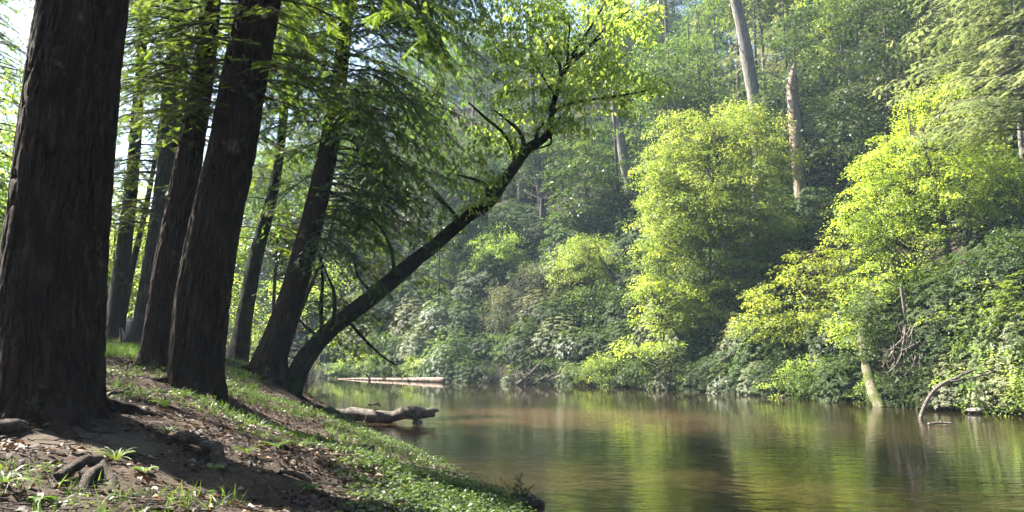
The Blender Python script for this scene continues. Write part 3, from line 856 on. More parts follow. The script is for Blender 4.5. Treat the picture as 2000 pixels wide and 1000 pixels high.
g = Geo()
TW = [
    [(1106, 132, 9), (1135, 108, 7), (1150, 92, 6), (1175, 62, 5), (1205, 38, 4), (1232, 18, 3)],
    [(1150, 88, 5), (1180, 72, 4), (1212, 68, 2)],
    [(1096, 150, 8), (1090, 118, 7), (1062, 80, 5), (1040, 52, 4), (1022, 28, 3)],
    [(1108, 122, 7), (1110, 80, 5), (1112, 50, 4), (1100, 30, 3)],
    [(1112, 116, 6), (1140, 100, 5), (1162, 84, 4)],
    [(1130, 88, 5), (1150, 60, 3), (1148, 30, 3)],
    [(1078, 222, 9), (1105, 205, 7), (1140, 197, 6), (1180, 191, 5), (1240, 182, 4), (1290, 168, 2)],
    [(1020, 302, 14), (1022, 280, 11), (1018, 262, 9), (1004, 246, 8), (990, 235, 5), (965, 215, 3)],
    [(1005, 326, 12), (1004, 300, 9), (985, 262, 7), (950, 232, 6), (915, 200, 4)],
    [(1045, 280, 9), (1050, 258, 7), (1062, 240, 5)],
    [(1072, 258, 8), (1076, 280, 5), (1050, 290, 4), (1030, 296, 3)],
    [(1078, 262, 4), (1090, 235, 3), (1110, 210, 2)],
    [(955, 385, 12), (948, 362, 9), (925, 350, 6), (895, 342, 4)],
    [(900, 430, 9), (870, 400, 6), (850, 385, 4)],
    [(618, 664, 12), (628, 648, 10), (627, 600, 8), (630, 540, 6), (622, 490, 4)],
    [(640, 642, 10), (652, 620, 8), (652, 570, 7), (640, 540, 5), (628, 510, 4)],
    [(672, 615, 9), (700, 650, 7), (740, 690, 5), (775, 715, 3)],
    [(625, 660, 8), (600, 640, 6), (580, 620, 5)],
    [(730, 575, 8), (700, 540, 5), (690, 500, 4)],
    [(770, 540, 12), (768, 510, 8), (758, 470, 6), (730, 430, 5), (690, 400, 4), (645, 372, 3)],
    [(1086, 190, 6), (1060, 150, 5), (1042, 120, 4), (1030, 90, 3)],
]
for k, t in enumerate(TW): px_tube(g, t, 17 if k != 14 else 17.9, 12, 6, .15, k)
g.build('branch', M['bark_moss'], lt, smooth=True)
CL = [(1060, 60, 50), (1120, 55, 50), (1200, 30, 55), (1240, 35, 30), (1260, 10, 30), (1150, 125, 45), (1190, 108, 35), (1110, 175, 45), (1160, 165, 55), (1225, 170, 50), (1275, 163, 32), (1300, 168, 18), (1200, 130, 45), (1235, 60, 40), (1215, 205, 25), (1080, 225, 40), (1010, 130, 60),
      (1020, 200, 50), (1000, 280, 35), (960, 262, 40), (1125, 240, 25), (1157, 250, 14), (940, 350, 35), (935, 395, 22), (1000, 60, 55), (950, 20, 50), (935, 310, 25), (1075, 120, 40), (1180, 5, 50), (1040, 20, 50), (980, 345, 20), (1090, 10, 45), (905, 402, 18)]
C, RC = [], []
for x, y, r in CL:
    for _ in range(int(r * r / 74)):
        a, q = rng.uniform(0, 6.28), math.sqrt(rng.uniform(0, 1))
        C.append(at(x + r * q * math.cos(a), y + r * q * .8 * math.sin(a), 17 + rng.normal(0, 1.1) * r / 50)); RC.append(rng.uniform(.18, .34))
C = np.array(C)
g = Geo(); clump_leaves(g, rng, C, np.array(RC), 14, .125, .06, at(1050, 200, 17), .35, .85)
g.build('crown', M['yellow_leaf'], lt)
# hemlock sprays that hang round its lower trunk belong to a small hemlock rooted beside it
base = at(548, 752, 18.6); base[2] = hz(base[0], base[1])
sh = tag(empty('young_hemlock', base), 'young thin-stemmed hemlock whose lit sprays hang below the leaning mossy trunk', 'tree')
wood, fr = Geo(), []
px_tube(wood, [(548, 760, 12), (560, 690, 10), (590, 600, 8), (630, 500, 6), (660, 400, 4)], 18.9, 14)
wood.build('trunk', M['bark_thin'], sh, smooth=True)
wood = Geo()
def px_bough(a, b, Y, sag=.12, Y2=None, **k):
    p, q = at(a[0], a[1], Y), at(b[0], b[1], Y2 or Y)
    L = float(np.hypot(*(q - p)[:2])); az = math.atan2(q[1] - p[1], q[0] - p[0])
    dz = (q - p)[2] / L
    bough(fr, wood, rng, p, az, L, dz + sag, sag, **k)
for a, b in [((590, 600), (790, 730)), ((600, 590), (830, 640)), ((610, 560), (760, 650)), ((575, 640), (720, 690)), ((630, 500), (880, 560)), ((620, 530), (700, 640)), ((640, 470), (760, 560)), ((600, 600), (690, 590)), ((560, 660), (500, 690)), ((590, 580), (520, 560)), ((640, 440), (740, 480)), ((660, 420), (900, 470))]:
    px_bough(a, b, 18.9, .25, 18.9 + rng.uniform(-1.5, 1.5), r0=.014, dens=1.0, fs=.24, hang=.15)
wood.build('branch', M['bark_thin'], sh); fronds_mesh(fr).build('crown', M['hemlock_lit'], sh)
# broken stump between the two trunks
g = Geo(); b = at(548, 770, 17.8); zb = hz(b[0], b[1])
g2 = bark_trunk(np.array([[b[0], b[1], zb - .2 + k * .085] for k in range(10)]), np.linspace(.17, .13, 10), 40, (.2, .2, 4), .02, 10, .2, 5, .2)
v = g2.v[0]; top = v[:, 2] > zb + .45
v[top, 2] += (vnoise(v[top] * 22, 3) - .3) * .35
stump = tag(empty('broken_stump', (b[0], b[1], zb)), 'short splintered dark stump wedged between the hemlock foot and the leaning mossy trunk', 'stump')
g2.build('trunk', M['bark_dark'], stump, smooth=True)

# ------------------------------------------------------------------ trees behind the left trunks
rng = np.random.default_rng(101)
SHADE = [(-13, 12.5, 14), (-17.5, 17, 15), (-19.5, 9, 15), (-12.5, 6.5, 12), (-16, 2.5, 14), (-15.2, 21.5, 15), (-18.2, 26.0, 16), (-14.0, 17.2, 13), (-22, 33, 17), (-8.0, 3.6, 11)]
proto_h = far_hemlock(np.random.default_rng(1), 14, 3.6, 60, .42, .55, 'hemlock_leaf')
def place(proto, first, loc, rz, sc, label, group, cat):
    if proto.name in first:
        o = dup(proto, loc, rz, sc, label, group)
    else:
        first.add(proto.name); o = proto
        o.location = tuple(float(c) for c in loc); o.rotation_euler = (0, 0, rz); o.scale = sc
    tag(o, label, cat, group)
    return o
USED = set()
for x, y, H in SHADE:
    s = H / 14
    place(proto_h, USED, (x, y, hz(x, y)), rng.uniform(0, 6.28), (s, s, s), 'tall hemlock standing on the left bank beyond the huge dark trunk', 'hemlocks shading the left bank', 'tree')
for x, y, H in [(-6.5, -4.5, 13), (-1.0, -6.5, 14), (-12, -2, 15), (5, -9, 13), (-4, -12, 15), (-9.5, -9, 14)]:  # out-of-view trees added behind the camera to cut sky fill on the trunks
    q = H / 14
    place(proto_h, USED, (x, y, hz(x, y)), rng.uniform(0, 6.28), (q, q, q), 'tall unseen hemlock added behind the camera to keep sky light off the trunks', 'hemlocks shading the left bank', 'tree')
proto_y = broadleaf(np.random.default_rng(91), 9, 2.6, 3.6, 120, 60, .15, .08, .6, 'yellow_leaf', 'bark_thin', 'broadleaf_tree')
for (x, y, q), w_ in zip([(-16.5, 35.5, 1.1), (-20, 38.5, 1.2), (-24.5, 41, 1.3), (-29, 38, 1.35), (-13.2, 33.6, .7), (-17, 27, 1.15), (-21.5, 32, 1.2), (-15.2, 30.5, .75), (-11.6, 28.5, .8), (-26, 31, 1.3), (-14, 25, .6)], ['mid-distance left of the broad grey trunk', 'far beyond the slender grey trunk', 'small in the gap right of the huge trunk', 'far off at the left edge', 'low beside the shore behind the drooping hemlock', 'leftmost', 'left of the slender grey trunk', 'between the slender and broad grey trunks', 'behind the brown standing trunk', 'far left', 'just beyond the pink cloth tent']):
    place(proto_y, USED, (x, y, hz(x, y)), rng.uniform(0, 6.28), (q, q, q), 'backlit pale green leafy tree, ' + w_, 'backlit trees on the far left bank', 'tree')
# bright large-leaved understory tree
def hero(name, label, cat, ells, stems, mat, bark, Yb, dens, per, L, W, rc, seed, flat=.3, droop=.3, limb=.5, base_px=None, stub=.05):
    flat = flat * 1.4
    """ells: (px, py, rx, ry, Y) leafy lobes; stems: list of px tubes"""
    rr = np.random.default_rng(seed)
    bx = base_px if base_px is not None else ells[0][0]
    b = at(bx, 700, Yb); b[2] = hz(b[0], b[1])
    root = tag(empty(name, b), label, cat)
    c0 = at(ells[0][0], ells[0][1], ells[0][4])
    k = np.linspace(0, 1, 10)
    ax = curve([b - [0, 0, .4], b * .6 + c0 * .4 + rr.normal(0, .15, 3), c0 + [0, 0, ells[0][3] / F_PX * ells[0][4] * .6]], 12)
    h = ax[-1][2] - b[2]
    g = Geo(); g.tube(ax, (stub + h * .008) * (1 - .85 * np.linspace(0, 1, 12)) + .012, 8, rough=.15, seed=seed)
    for s, Ys in stems: px_tube(g, s, Ys, 14, 6)
    g.build('trunk', M[bark], root, smooth=True)
    Cs = []
    for (px, py, rx, ry, Y) in ells:
        c = at(px, py, Y); a = rx / F_PX * Y; z = ry / F_PX * Y
        n = int(dens * 1.9 * (a * z) + 8)
        Cs.append(ellipsoid_clumps(rr, n, c, (a, min(a, z * 1.5) * .9, z), .3, .25, seed))
    Cs = np.vstack(Cs)
    w = Geo(); limbs(w, rr, ax, Cs, .03, limb); w.build('branch', M[bark], root)
    g = Geo(); clump_leaves(g, rr, Cs, rr.uniform(.55, 1.5, len(Cs)) * rc, per * 1.45, L * .82, W * .82, c0 - [0, 0, .5], flat, droop)
    g.build('crown', M[mat], root)
    return root
hero('understory_tree', 'bright green large-leaved sapling behind the drooping hemlock trunk', 'tree',
     [(545, 440, 75, 45, 25), (520, 400, 50, 30, 25), (590, 480, 60, 40, 25), (500, 470, 40, 40, 25.5), (560, 520, 55, 30, 25), (620, 410, 50, 35, 26)], [], 'green_leaf', 'bark_thin', 25, 14, 26, .15, .075, .42, 41, .25, .35)
hero('bank_sapling', 'pale yellow-green leafy thicket lit from behind on the point beyond the left trunks', 'tree',
     [(600, 590, 70, 60, 34), (520, 640, 60, 50, 34), (650, 540, 50, 45, 35), (560, 560, 50, 40, 35), (470, 600, 50, 60, 36), (640, 660, 40, 40, 38)], [], 'yellow_leaf', 'bark_thin', 34, 7, 26, .13, .06, .5, 42)

# ------------------------------------------------------------------ far bank and hillside
rng = np.random.default_rng(202)
TREES = [broadleaf(np.random.default_rng(s), H, Rx, Rz, n, per, .19, .10, rc * 1.05, mat, bark, nm, None, .9, .3, fb) for s, H, Rx, Rz, n, per, rc, mat, bark, nm, fb in [
    (1, 13, 3.4, 4.6, 170, 64, .75, 'hill_leaf', 'bark_pale', 'broadleaf_tree', -.6),
    (2, 11, 3.0, 4.8, 150, 64, .7, 'hill_leaf', 'bark_thin', 'broadleaf_tree', -.8),
    (3, 14, 3.3, 4.2, 150, 64, .75, 'green_leaf', 'bark_pale', 'broadleaf_tree', -.5),
    (4, 8, 2.8, 3.6, 130, 64, .65, 'green_leaf', 'bark_thin', 'broadleaf_tree', -.9),
    (5, 15, 2.8, 5.4, 160, 56, .7, 'hill_leaf', 'bark_pale', 'broadleaf_tree', -.7)]]
HEMS = [far_hemlock(np.random.default_rng(7), 13, 3.0, 50, .5, .5, 'hemlock_leaf', 'bark_grey', .15), far_hemlock(np.random.default_rng(8), 15, 3.2, 48, .5, .5, 'hemlock_grey', 'bark_grey', .3)]
ZONES = [(560, 'behind the left trunks across the river', 'hazy trees behind the left trunks'),
         (1000, 'on the hazy slope behind the leaning mossy tree', 'trees on the slope behind the leaning tree'),
         (1240, 'on the slope left of the rounded yellow-green tree', 'trees on the hazy middle slope'),
         (1600, 'on the dark slope above the rounded yellow-green tree', 'trees on the slope behind the dead trunks'),
         (9999, 'on the slope above the tall bright yellow tree', 'trees on the slope above the near thicket')]
def pxof(x, y): return 1000 + F_PX * x / y / 1.0
def zone(x, y):
    p = pxof(x, y)
    for lim, lab, grp in ZONES:
        if p < lim: return lab, grp
cand = []
y = 27.0
while y < 134:
    st = 3.6 + .030 * (y - 27)
    x = -.74 * y
    while x < .74 * y:
        cand.append((x + rng.uniform(-.4, .4) * st, y + rng.uniform(-.4, .4) * st)); x += st * 1.05
    y += st
cx, cyy = np.array(cand).T
h, dl, dr, riv, left = raw_h(cx, cyy)
ok = (~riv) & (~left) & (dr > 3.5)
# keep the slope just behind the riverside trees lower, so that dark gaps stay
cnt = 0
for x, y, d in zip(cx[ok], cyy[ok], dr[ok]):
    if d < 8 and rng.uniform() < .45: continue
    r = rng.uniform()
    lab, grp = zone(x, y)
    lab0 = lab
    if r < (.42 if x > -12 else .2):
        pr = HEMS[0 if rng.uniform() < .65 else 1]; cat = 'tree'
    else:
        pr = TREES[int(rng.choice([1, 3]) if 880 < pxof(x, y) < 1260 and rng.uniform() < .6 else rng.integers(0, 5))] if d > 8 else TREES[int(rng.choice([1, 3]))]
    s = rng.uniform(.75, 1.25) * (.62 if d < 6 else .85 if d < 10 else 1.05)
    zb_ = hz(x, y)
    if zb_ > EYE + .47 * y: continue
    if any(abs(pxof(x, y) - a_) < b_ and y < c_ for a_, b_, c_ in [(1555, 75, 48), (1455, 45, 47), (1195, 32, 61), (1680, 60, 51)]): continue
    el_ = (zb_ + 5 * s - EYE) / y
    band = 'low' if el_ < .16 else 'midway up' if el_ < .32 else 'high up'
    kindw = {'hemlock_leaf': 'dark drooping hemlock', 'hemlock_grey': 'greyish thin hemlock', 'hill_leaf': 'dull green leafy tree', 'green_leaf': 'fresh green leafy tree'}[KIDS[pr.name][-1].data.materials[0]['key']]
    lab = kindw + ' ' + band + ' ' + lab
    place(pr, USED, (x, y, hz(x, y) - .1), rng.uniform(0, 6.28), (s * rng.uniform(.9, 1.15), s * rng.uniform(.9, 1.15), s), lab, grp, 'tree')
    cnt += 1
print('hill trees', cnt)
# shrubs of the slope and the bank
SHR = [shrub(np.random.default_rng(10 + k), Rx, Rz, n, .19, .06, mat, nm) for k, (Rx, Rz, n, mat, nm) in enumerate([
    (1.7, 2.2, 620, 'rhodo_leaf', 'rhododendron_bush'), (1.5, 1.7, 520, 'rhodo_leaf', 'rhododendron_bush'), (1.6, 2.4, 560, 'pale_leaf', 'rhododendron_bush'), (1.5, 1.9, 560, 'green_leaf', 'laurel_bush')])]
def leafy_bush(rng, Rx, Rz, ncl, per, L, W, mat):
    root = empty('leafy_bush')
    C = ellipsoid_clumps(rng, ncl, (0, 0, Rz * .45), (Rx, Rx, Rz * .62), .3, .35, int(rng.integers(1, 99)), -.9)
    w = Geo()
    for c in C[::3]: w.tube(curve([[0, 0, -.4], c * [.4, .4, .6] + rng.normal(0, .1, 3), c], 6), np.linspace(.03, .006, 6), 4)
    st = w.build('stem', M['bark_thin'], root)
    g = Geo(); clump_leaves(g, rng, C, rng.uniform(.25, .6, ncl), per, L, W, np.array([0, 0, 0.]), .4, .35)
    c = g.build('foliage', M[mat], root); KIDS[root.name] = [st, c]
    return root
SHR += [leafy_bush(np.random.default_rng(31), 1.6, 2.4, 80, 44, .11, .055, 'yellow_leaf'), leafy_bush(np.random.default_rng(32), 1.5, 2.0, 80, 44, .12, .06, 'green_leaf'), leafy_bush(np.random.default_rng(33), 1.7, 2.6, 70, 60, .08, .035, 'hill_leaf')]
SZ = [(700, 'hazy bush on the far shoreline behind the leaning mossy tree', 'bushes on the hazy far shore'),
      (1000, 'bush on the shore above the pale fallen log', 'bushes above the pale fallen log'),
      (1240, 'shaded bush near the dead brush pile', 'bushes around the brush pile'),
      (1640, 'bush on the shaded bank under the rounded tree', 'bushes under the rounded tree'),
      (9999, 'bush on the near right bank by the mossy trunk', 'bushes beside the mossy trunk')]
def szone(x, y):
    for lim, lab, grp in SZ:
        if pxof(x, y) < lim: return lab, grp
def along(pl, step, jit):
    seg = np.linalg.norm(np.diff(pl, axis=0), axis=1); s = np.concatenate([[0], np.cumsum(seg)])
    u = np.arange(0, s[-1], step) + rng.uniform(-jit, jit, int(math.ceil(s[-1] / step)))
    P = np.stack([np.interp(u, s, pl[:, 0]), np.interp(u, s, pl[:, 1])], 1)
    T = unit(np.stack([np.interp(u + .5, s, pl[:, 0]), np.interp(u + .5, s, pl[:, 1])], 1) - P)
    return P, np.stack([T[:, 1], -T[:, 0]], 1)
RP = RIGHT[2:-1]
for step, off, smin, smax in [(0.95, -.05, .5, .9), (1.9, 1.8, .8, 1.15), (2.6, 3.8, 1.0, 1.5)]:
    P, N = along(RP, step, .4)
    for p, nn in zip(P, N):
        q = p + nn * (off + rng.uniform(-.25, .35))
        if q[0] < -.7 * q[1] or q[0] > .75 * q[1]: continue
        k = int(rng.choice(7, p=[.22, .13, .08, .12, .15, .18, .12])); s = rng.uniform(smin, smax)
        lab, grp = szone(*q)
        lab = lab.replace('bush', ['dark large-leaved bush', 'dark low bush', 'pale dry bush', 'fresh green bush', 'yellow-green leafy bush', 'green leafy bush', 'fine-leaved bush'][k], 1)
        lab += ['', ', further up', ', highest'][0 if off < 1 else 1 if off < 3 else 2]
        place(SHR[k], USED, (q[0], q[1], hz(*q) - .15), rng.uniform(0, 6.28), (s * 1.15, s * 1.15, s), lab, grp, 'bush')
nS = 0
for a_, b_ in [(1610, 40), (1650, 41.5), (1690, 39), (1600, 44), (1645, 45), (1585, 42), (1700, 43), (1660, 37.5), (1540, 45), (1620, 47.5)]:
    p = at(a_, 690, b_); s = rng.uniform(1.0, 1.5)
    place(SHR[int(rng.choice([0, 1, 6]))], USED, (p[0], p[1], hz(p[0], p[1]) - .2), rng.uniform(0, 6.28), (s * 1.2, s * 1.2, s), 'dark bush on the slope between the broken snag and the tall yellow tree', 'understory bushes on the slope', 'bush')
for _ in range(5000):
    if nS >= 230: break
    y = rng.uniform(30, 95); x = rng.uniform(-.4, .72) * y
    hh, dl_, dr_, riv_, lf_ = raw_h(np.array([x]), np.array([y]))
    if riv_[0] or lf_[0] or dr_[0] < 5 or dr_[0] > 40: continue
    s = rng.uniform(.8, 1.7)
    kk = int(rng.choice([0, 0, 1, 3])); zb_ = hz(x, y)
    if zb_ > EYE + .45 * y: continue
    el_ = (zb_ - EYE) / y
    where = ('behind the leaning mossy tree' if pxof(x, y) < 1060 else 'left of the rounded yellow-green tree' if pxof(x, y) < 1230 else 'behind the rounded yellow-green tree' if pxof(x, y) < 1560 else 'between the broken snag and the tall yellow tree' if pxof(x, y) < 1740 else 'above the bright yellow tree')
    place(SHR[kk], USED, (x, y, zb_ - .2), rng.uniform(0, 6.28), (s * 1.2, s * 1.2, s), ('big ' if s > 1.25 else 'small ') + ['dark evergreen bush', 'dark low bush', '', 'green bush'][kk] + (' low' if el_ < .12 else ' midway' if el_ < .27 else ' high') + ' on slope ' + where, 'understory bushes on the slope', 'bush')
    nS += 1

# riverside trees with a look of their own
hero('rounded_tree', 'largest rounded yellow-green tree on the far bank, in front of the two dead trunks', 'tree',
     [(1390, 380, 145, 165, 43), (1330, 280, 80, 70, 43), (1470, 290, 90, 90, 43.5), (1300, 470, 80, 90, 42.5), (1480, 450, 90, 100, 43), (1400, 540, 130, 80, 42), (1460, 220, 45, 45, 44), (1290, 350, 60, 70, 42), (1275, 560, 50, 50, 42), (1360, 620, 80, 45, 41.5), (1480, 560, 70, 55, 42), (1340, 400, 90, 90, 41), (1450, 400, 100, 90, 40.5), (1500, 330, 70, 60, 41.5), (1520, 480, 60, 60, 41), (1430, 250, 60, 45, 42)],
     [([(1440, 620, 12), (1425, 520, 10), (1400, 420, 8), (1380, 330, 5)], 42)], 'yellow_leaf', 'bark_pale', 43, 11, 46, .15, .075, .5, 51)
hero('small_round_tree', 'small rounded yellow-green tree lit from above at the foot of the hazy slope', 'tree',
     [(972, 488, 55, 50, 60), (950, 510, 40, 30, 60), (1000, 520, 40, 35, 60)], [], 'yellow_leaf', 'bark_thin', 60, 9, 44, .16, .08, .55, 52)
hero('feathery_tree', 'soft yellow-green tree with a dark slanting limb, between two rounded yellow-green trees', 'tree',
     [(1150, 500, 70, 48, 53), (1120, 530, 50, 40, 52.5), (1185, 545, 50, 50, 53), (1130, 480, 35, 30, 53)], [([(1218, 582, 9), (1205, 560, 8), (1188, 528, 6), (1170, 500, 3)], 51.5)], 'yellow_leaf', 'bark_thin', 53, 9, 44, .15, .07, .55, 53)
hero('pinkish_laurel', 'pale pinkish-green laurel thicket below the small rounded tree', 'bush',
     [(985, 590, 45, 45, 55), (1070, 545, 60, 45, 55), (1020, 620, 60, 50, 54), (1100, 600, 50, 50, 53)], [], 'pale_leaf', 'bark_thin', 55.5, 9, 40, .17, .06, .5, 54)
hero('overhanging_maple', 'low bright yellow-green maple sprawling over the dark bank below the rounded tree', 'tree',
     [(1290, 620, 75, 40, 41), (1240, 680, 50, 30, 40.2), (1330, 580, 60, 40, 41), (1300, 680, 50, 30, 40), (1270, 560, 40, 25, 41)], [([(1350, 700, 8), (1310, 640, 6), (1260, 680, 4)], 41)], 'bright_leaf', 'bark_thin', 42, 8, 24, .17, .09, .45, 55, .2, .3, .8)
hero('yellow_maple', 'bright yellow maple left of the mossy curved trunk, spreading toward the water', 'tree',
     [(1570, 540, 70, 60, 36), (1620, 590, 70, 70, 35), (1500, 590, 60, 40, 35.5), (1470, 640, 45, 35, 35), (1640, 500, 45, 40, 36), (1560, 640, 80, 40, 34.5)], [([(1600, 700, 10), (1590, 620, 8), (1570, 540, 5)], 36)], 'bright_leaf', 'bark_thin', 37, 10, 36, .15, .075, .42, 56, .22, .3, .7)
hero('tall_yellow_tree', 'tall bright yellow tree with forked dark stems at the right, under grey hemlock twigs', 'tree',
     [(1790, 360, 100, 90, 32), (1850, 380, 80, 70, 30), (1760, 300, 70, 60, 31), (1900, 330, 60, 60, 30.5), (1730, 400, 80, 90, 31.5), (1840, 300, 80, 80, 32.5), (1700, 330, 45, 60, 32), (1880, 420, 80, 70, 31), (1770, 470, 90, 60, 31), (1800, 230, 60, 60, 33), (1700, 470, 60, 50, 31), (1930, 250, 60, 80, 33), (1700, 560, 60, 55, 30.5), (1650, 640, 40, 40, 30.5), (1860, 190, 60, 60, 33), (1960, 360, 60, 80, 31), (1660, 420, 40, 50, 31.5), (1810, 540, 70, 35, 30)],
     [([(1870, 600, 16), (1850, 480, 13), (1835, 390, 11), (1818, 330, 7), (1800, 280, 4)], 30.6), ([(1900, 560, 13), (1890, 420, 10), (1880, 380, 8), (1900, 330, 4)], 30.6)], 'bright_leaf', 'bark_thin', 32, 12, 44, .12, .06, .42, 57, .25, .3, .5)
hero('slender_lit_tree', 'slender pale-stemmed tree with sunlit leaves high on the dark slope, right of the broken snag', 'tree',
     [(1640, 60, 70, 55, 52), (1600, 130, 50, 45, 52), (1650, 200, 55, 40, 52), (1590, 215, 45, 35, 52), (1690, 20, 45, 40, 52), (1610, 10, 60, 40, 52), (1640, 270, 50, 30, 52)],
     [([(1684, 420, 10), (1682, 300, 10), (1680, 150, 9), (1682, -30, 7)], 51.5)], 'yellow_leaf', 'bark_pale', 52, 6, 26, .17, .085, .5, 58, .25, .3, .9, 1684, .01)
hero('waterline_shrub', 'small bright yellow shrub at the waterline beside a pale rock', 'bush',
     [(1155, 722, 22, 22, 45.5), (1140, 738, 18, 10, 45), (1172, 738, 16, 10, 45)], [], 'bright_leaf', 'bark_thin', 45.8, 30, 24, .11, .05, .22, 59)
# leathery rhododendrons of the right bank
def big_rhodo(px, top, Y, Rx, seed, label, mat='rhodo_leaf', n=900, L=.17, W=.05, name='rhododendron_bush', tint=.55):
    p = at(px, top, Y); z0 = hz(p[0], p[1])
    Rz = max(1.0, p[2] - z0) * 1.12
    o = shrub(np.random.default_rng(seed), Rx, Rz, n, L, W, mat, name, tint)
    o.location = (p[0], p[1], z0 - .2); tag(o, label, 'bush')
    KIDS.pop(o.name)
big_rhodo(1950, 430, 27.5, 2.3, 61, 'tallest leathery rhododendron at the right edge under the hemlock twigs', n=1500)
big_rhodo(1840, 500, 28.5, 1.9, 62, 'large dark rhododendron above the hanging dead twigs', n=1300)
big_rhodo(1740, 520, 31.0, 1.8, 63, 'greyish-green rhododendron directly above the mossy curved trunk', 'pale_leaf', n=1100, tint=.25)
big_rhodo(1930, 590, 25.8, 1.3, 64, 'rhododendron with bright rosettes overhanging the bent bare branch', n=900, tint=.8)
big_rhodo(1985, 540, 25.0, 1.3, 65, 'light green rhododendron cut by the right edge of the view', 'green_leaf', n=900, tint=.8)
big_rhodo(1960, 712, 24.6, 1.1, 66, 'sun-bleached low laurel spilling to the water at the right edge', 'pale_leaf', n=700, L=.11, W=.04, tint=.8, name='laurel_bush')
big_rhodo(1560, 640, 35.2, 1.7, 67, 'rhododendron at the water below the bright yellow maple', n=1100)
big_rhodo(1480, 660, 36.6, 1.4, 68, 'rounded leathery bush at the waterline left of the bare driftwood sticks', n=900)
big_rhodo(1640, 600, 33.0, 1.4, 69, 'grey-leaved rhododendron just left of the mossy curved trunk', 'pale_leaf', n=900, tint=.2)
big_rhodo(1790, 700, 28.6, .9, 70, 'low fresh green fern-like bush under the hanging dead twigs', 'green_leaf', n=500, L=.13, W=.04, name='fern_bush')
big_rhodo(880, 640, 54.0, 2.2, 71, 'blue-green rounded bush just above the end of the pale fallen log', 'green_leaf', n=900, name='laurel_bush')
big_rhodo(1415, 690, 39.0, 1.5, 72, 'dark rhododendron touching the water above the pale floating stick', n=900)

# grey twiggy hemlock at the top right
b = at(2080, 700, 28.5); b[2] = hz(b[0], b[1])
root = tag(empty('twiggy_hemlock', b), 'grey twiggy hemlock reaching in from the top right corner', 'tree')
wood, fr = Geo(), []
tr = curve([b - [0, 0, .5], b + [-.2, 0, 6], b + [.1, -.2, 13], b + [.1, 0, 19]], 20)
g = Geo(); g.tube(tr, np.linspace(.28, .06, 20), 10, rough=.1); g.build('trunk', M['bark_grey'], root, smooth=True)
rng = np.random.default_rng(303)
for k in range(60):
    u = k / 60; z = b[2] + 4.5 + 10 * u
    bough(fr, wood, rng, np.array([b[0], b[1], z]), R(rng.uniform(130, 260)), rng.uniform(2.6, 5.8), .22, .30, .04, 1.0, .26, .1, .15)
px_tube(wood, [(2060, 80, 14), (2000, 122, 10), (1950, 150, 8), (1900, 178, 4)], 27.5)
wood.build('branch', M['bark_thin'], root); fronds_mesh(fr).build('crown', M['hemlock_grey'], root)

# dead and bare trunks
def snag(name, label, pts, Y, mat, extra=(), seg=22, seed=1, cat='dead tree', hazy=False):
    q = [(a, b_, c, Y) for a, b_, c in pts]
    path, rad = px_path(q, 40)
    gx_, gy_ = path[0][:2]; z0 = hz(gx_, gy_)
    if path[0][2] > z0:      # run down to the ground
        d = unit(path[0] - path[3]); ext = (path[0][2] - z0 + .4) / max(-d[2], .3)
        path = np.vstack([path[0] + d * ext, path]); rad = np.concatenate([[rad[0] * 1.15], rad])
    root = tag(empty(name, (path[0][0], path[0][1], z0)), label, cat)
    path, rad = resample(path, rad, lambda s: .15)
    bark_trunk(path, rad, seg, (.15, .4, 3), .012, 6, .12, seed, .3, .06).build('trunk', M[mat], root, smooth=True)
    if extra:
        for e in extra:
            w = Geo(); px_tube(w, e, Y, 10, 5, .2)
            w.build('branch', M[mat], root)
snag('bleached_snag', 'tall smooth bleached dead trunk slanting up above the rounded yellow-green tree',
     [(1480, 345, 22), (1480, 290, 22), (1473, 200, 24), (1464, 140, 25), (1450, 60, 23), (1436, 0, 20), (1424, -60, 18)], 47, 'bark_pale', [[(1452, 80, 5), (1440, 90, 3), (1425, 84, 2)]], seed=2)
snag('broken_snag', 'broken weathered snag with a splintered top and one bare twig pointing left',
     [(1570, 420, 24), (1562, 360, 25), (1556, 290, 26), (1551, 220, 25), (1547, 165, 22), (1549, 140, 14), (1552, 124, 5)], 47.5, 'dead_wood',
     [[(1546, 160, 4), (1525, 152, 3), (1500, 142, 3), (1470, 145, 2)], [(1545, 172, 6), (1535, 160, 3), (1530, 148, 2)], [(1552, 166, 5), (1560, 158, 4), (1558, 150, 2)], [(1545, 150, 6), (1540, 138, 3), (1538, 128, 2)]], seed=3)
snag('bare_trunk', 'thick hazy bare trunk on the slope left of the rounded tree, behind the leaf tips', [(1240, 400, 18), (1222, 330, 20), (1212, 270, 19), (1202, 215, 18), (1192, 150, 16), (1182, 60, 13), (1174, -40, 11)], 62, 'bark_pale', seed=4, cat='tree trunk')
snag('thin_pole_trunk', 'thin pole-like trunk standing just left of the thick hazy bare trunk', [(1212, 415, 7), (1206, 350, 6), (1202, 280, 6), (1198, 180, 5), (1196, 60, 4)], 59, 'bark_grey', seg=10, seed=5, cat='tree trunk')
snag('pale_short_trunk', 'short grey trunk in the haze right above the bend of the leaning tree', [(1054, 372, 13), (1049, 330, 13), (1046, 280, 12), (1040, 180, 10), (1036, 60, 8)], 66, 'bark_grey', seg=12, seed=6, cat='tree trunk')
snag('leaning_hazy_trunk', 'slanting dark stem low on the hazy slope', [(1160, 352, 8), (1130, 310, 7), (1104, 268, 5), (1092, 252, 4)], 64, 'bark_thin', seg=10, seed=8, cat='tree trunk')
snag('upper_dark_trunk', 'dark upright trunk high on the hazy slope near the top of the view', [(1322, 260, 9), (1312, 190, 9), (1304, 100, 8), (1298, -20, 6)], 72, 'bark_thin', seg=10, seed=9, cat='tree trunk')
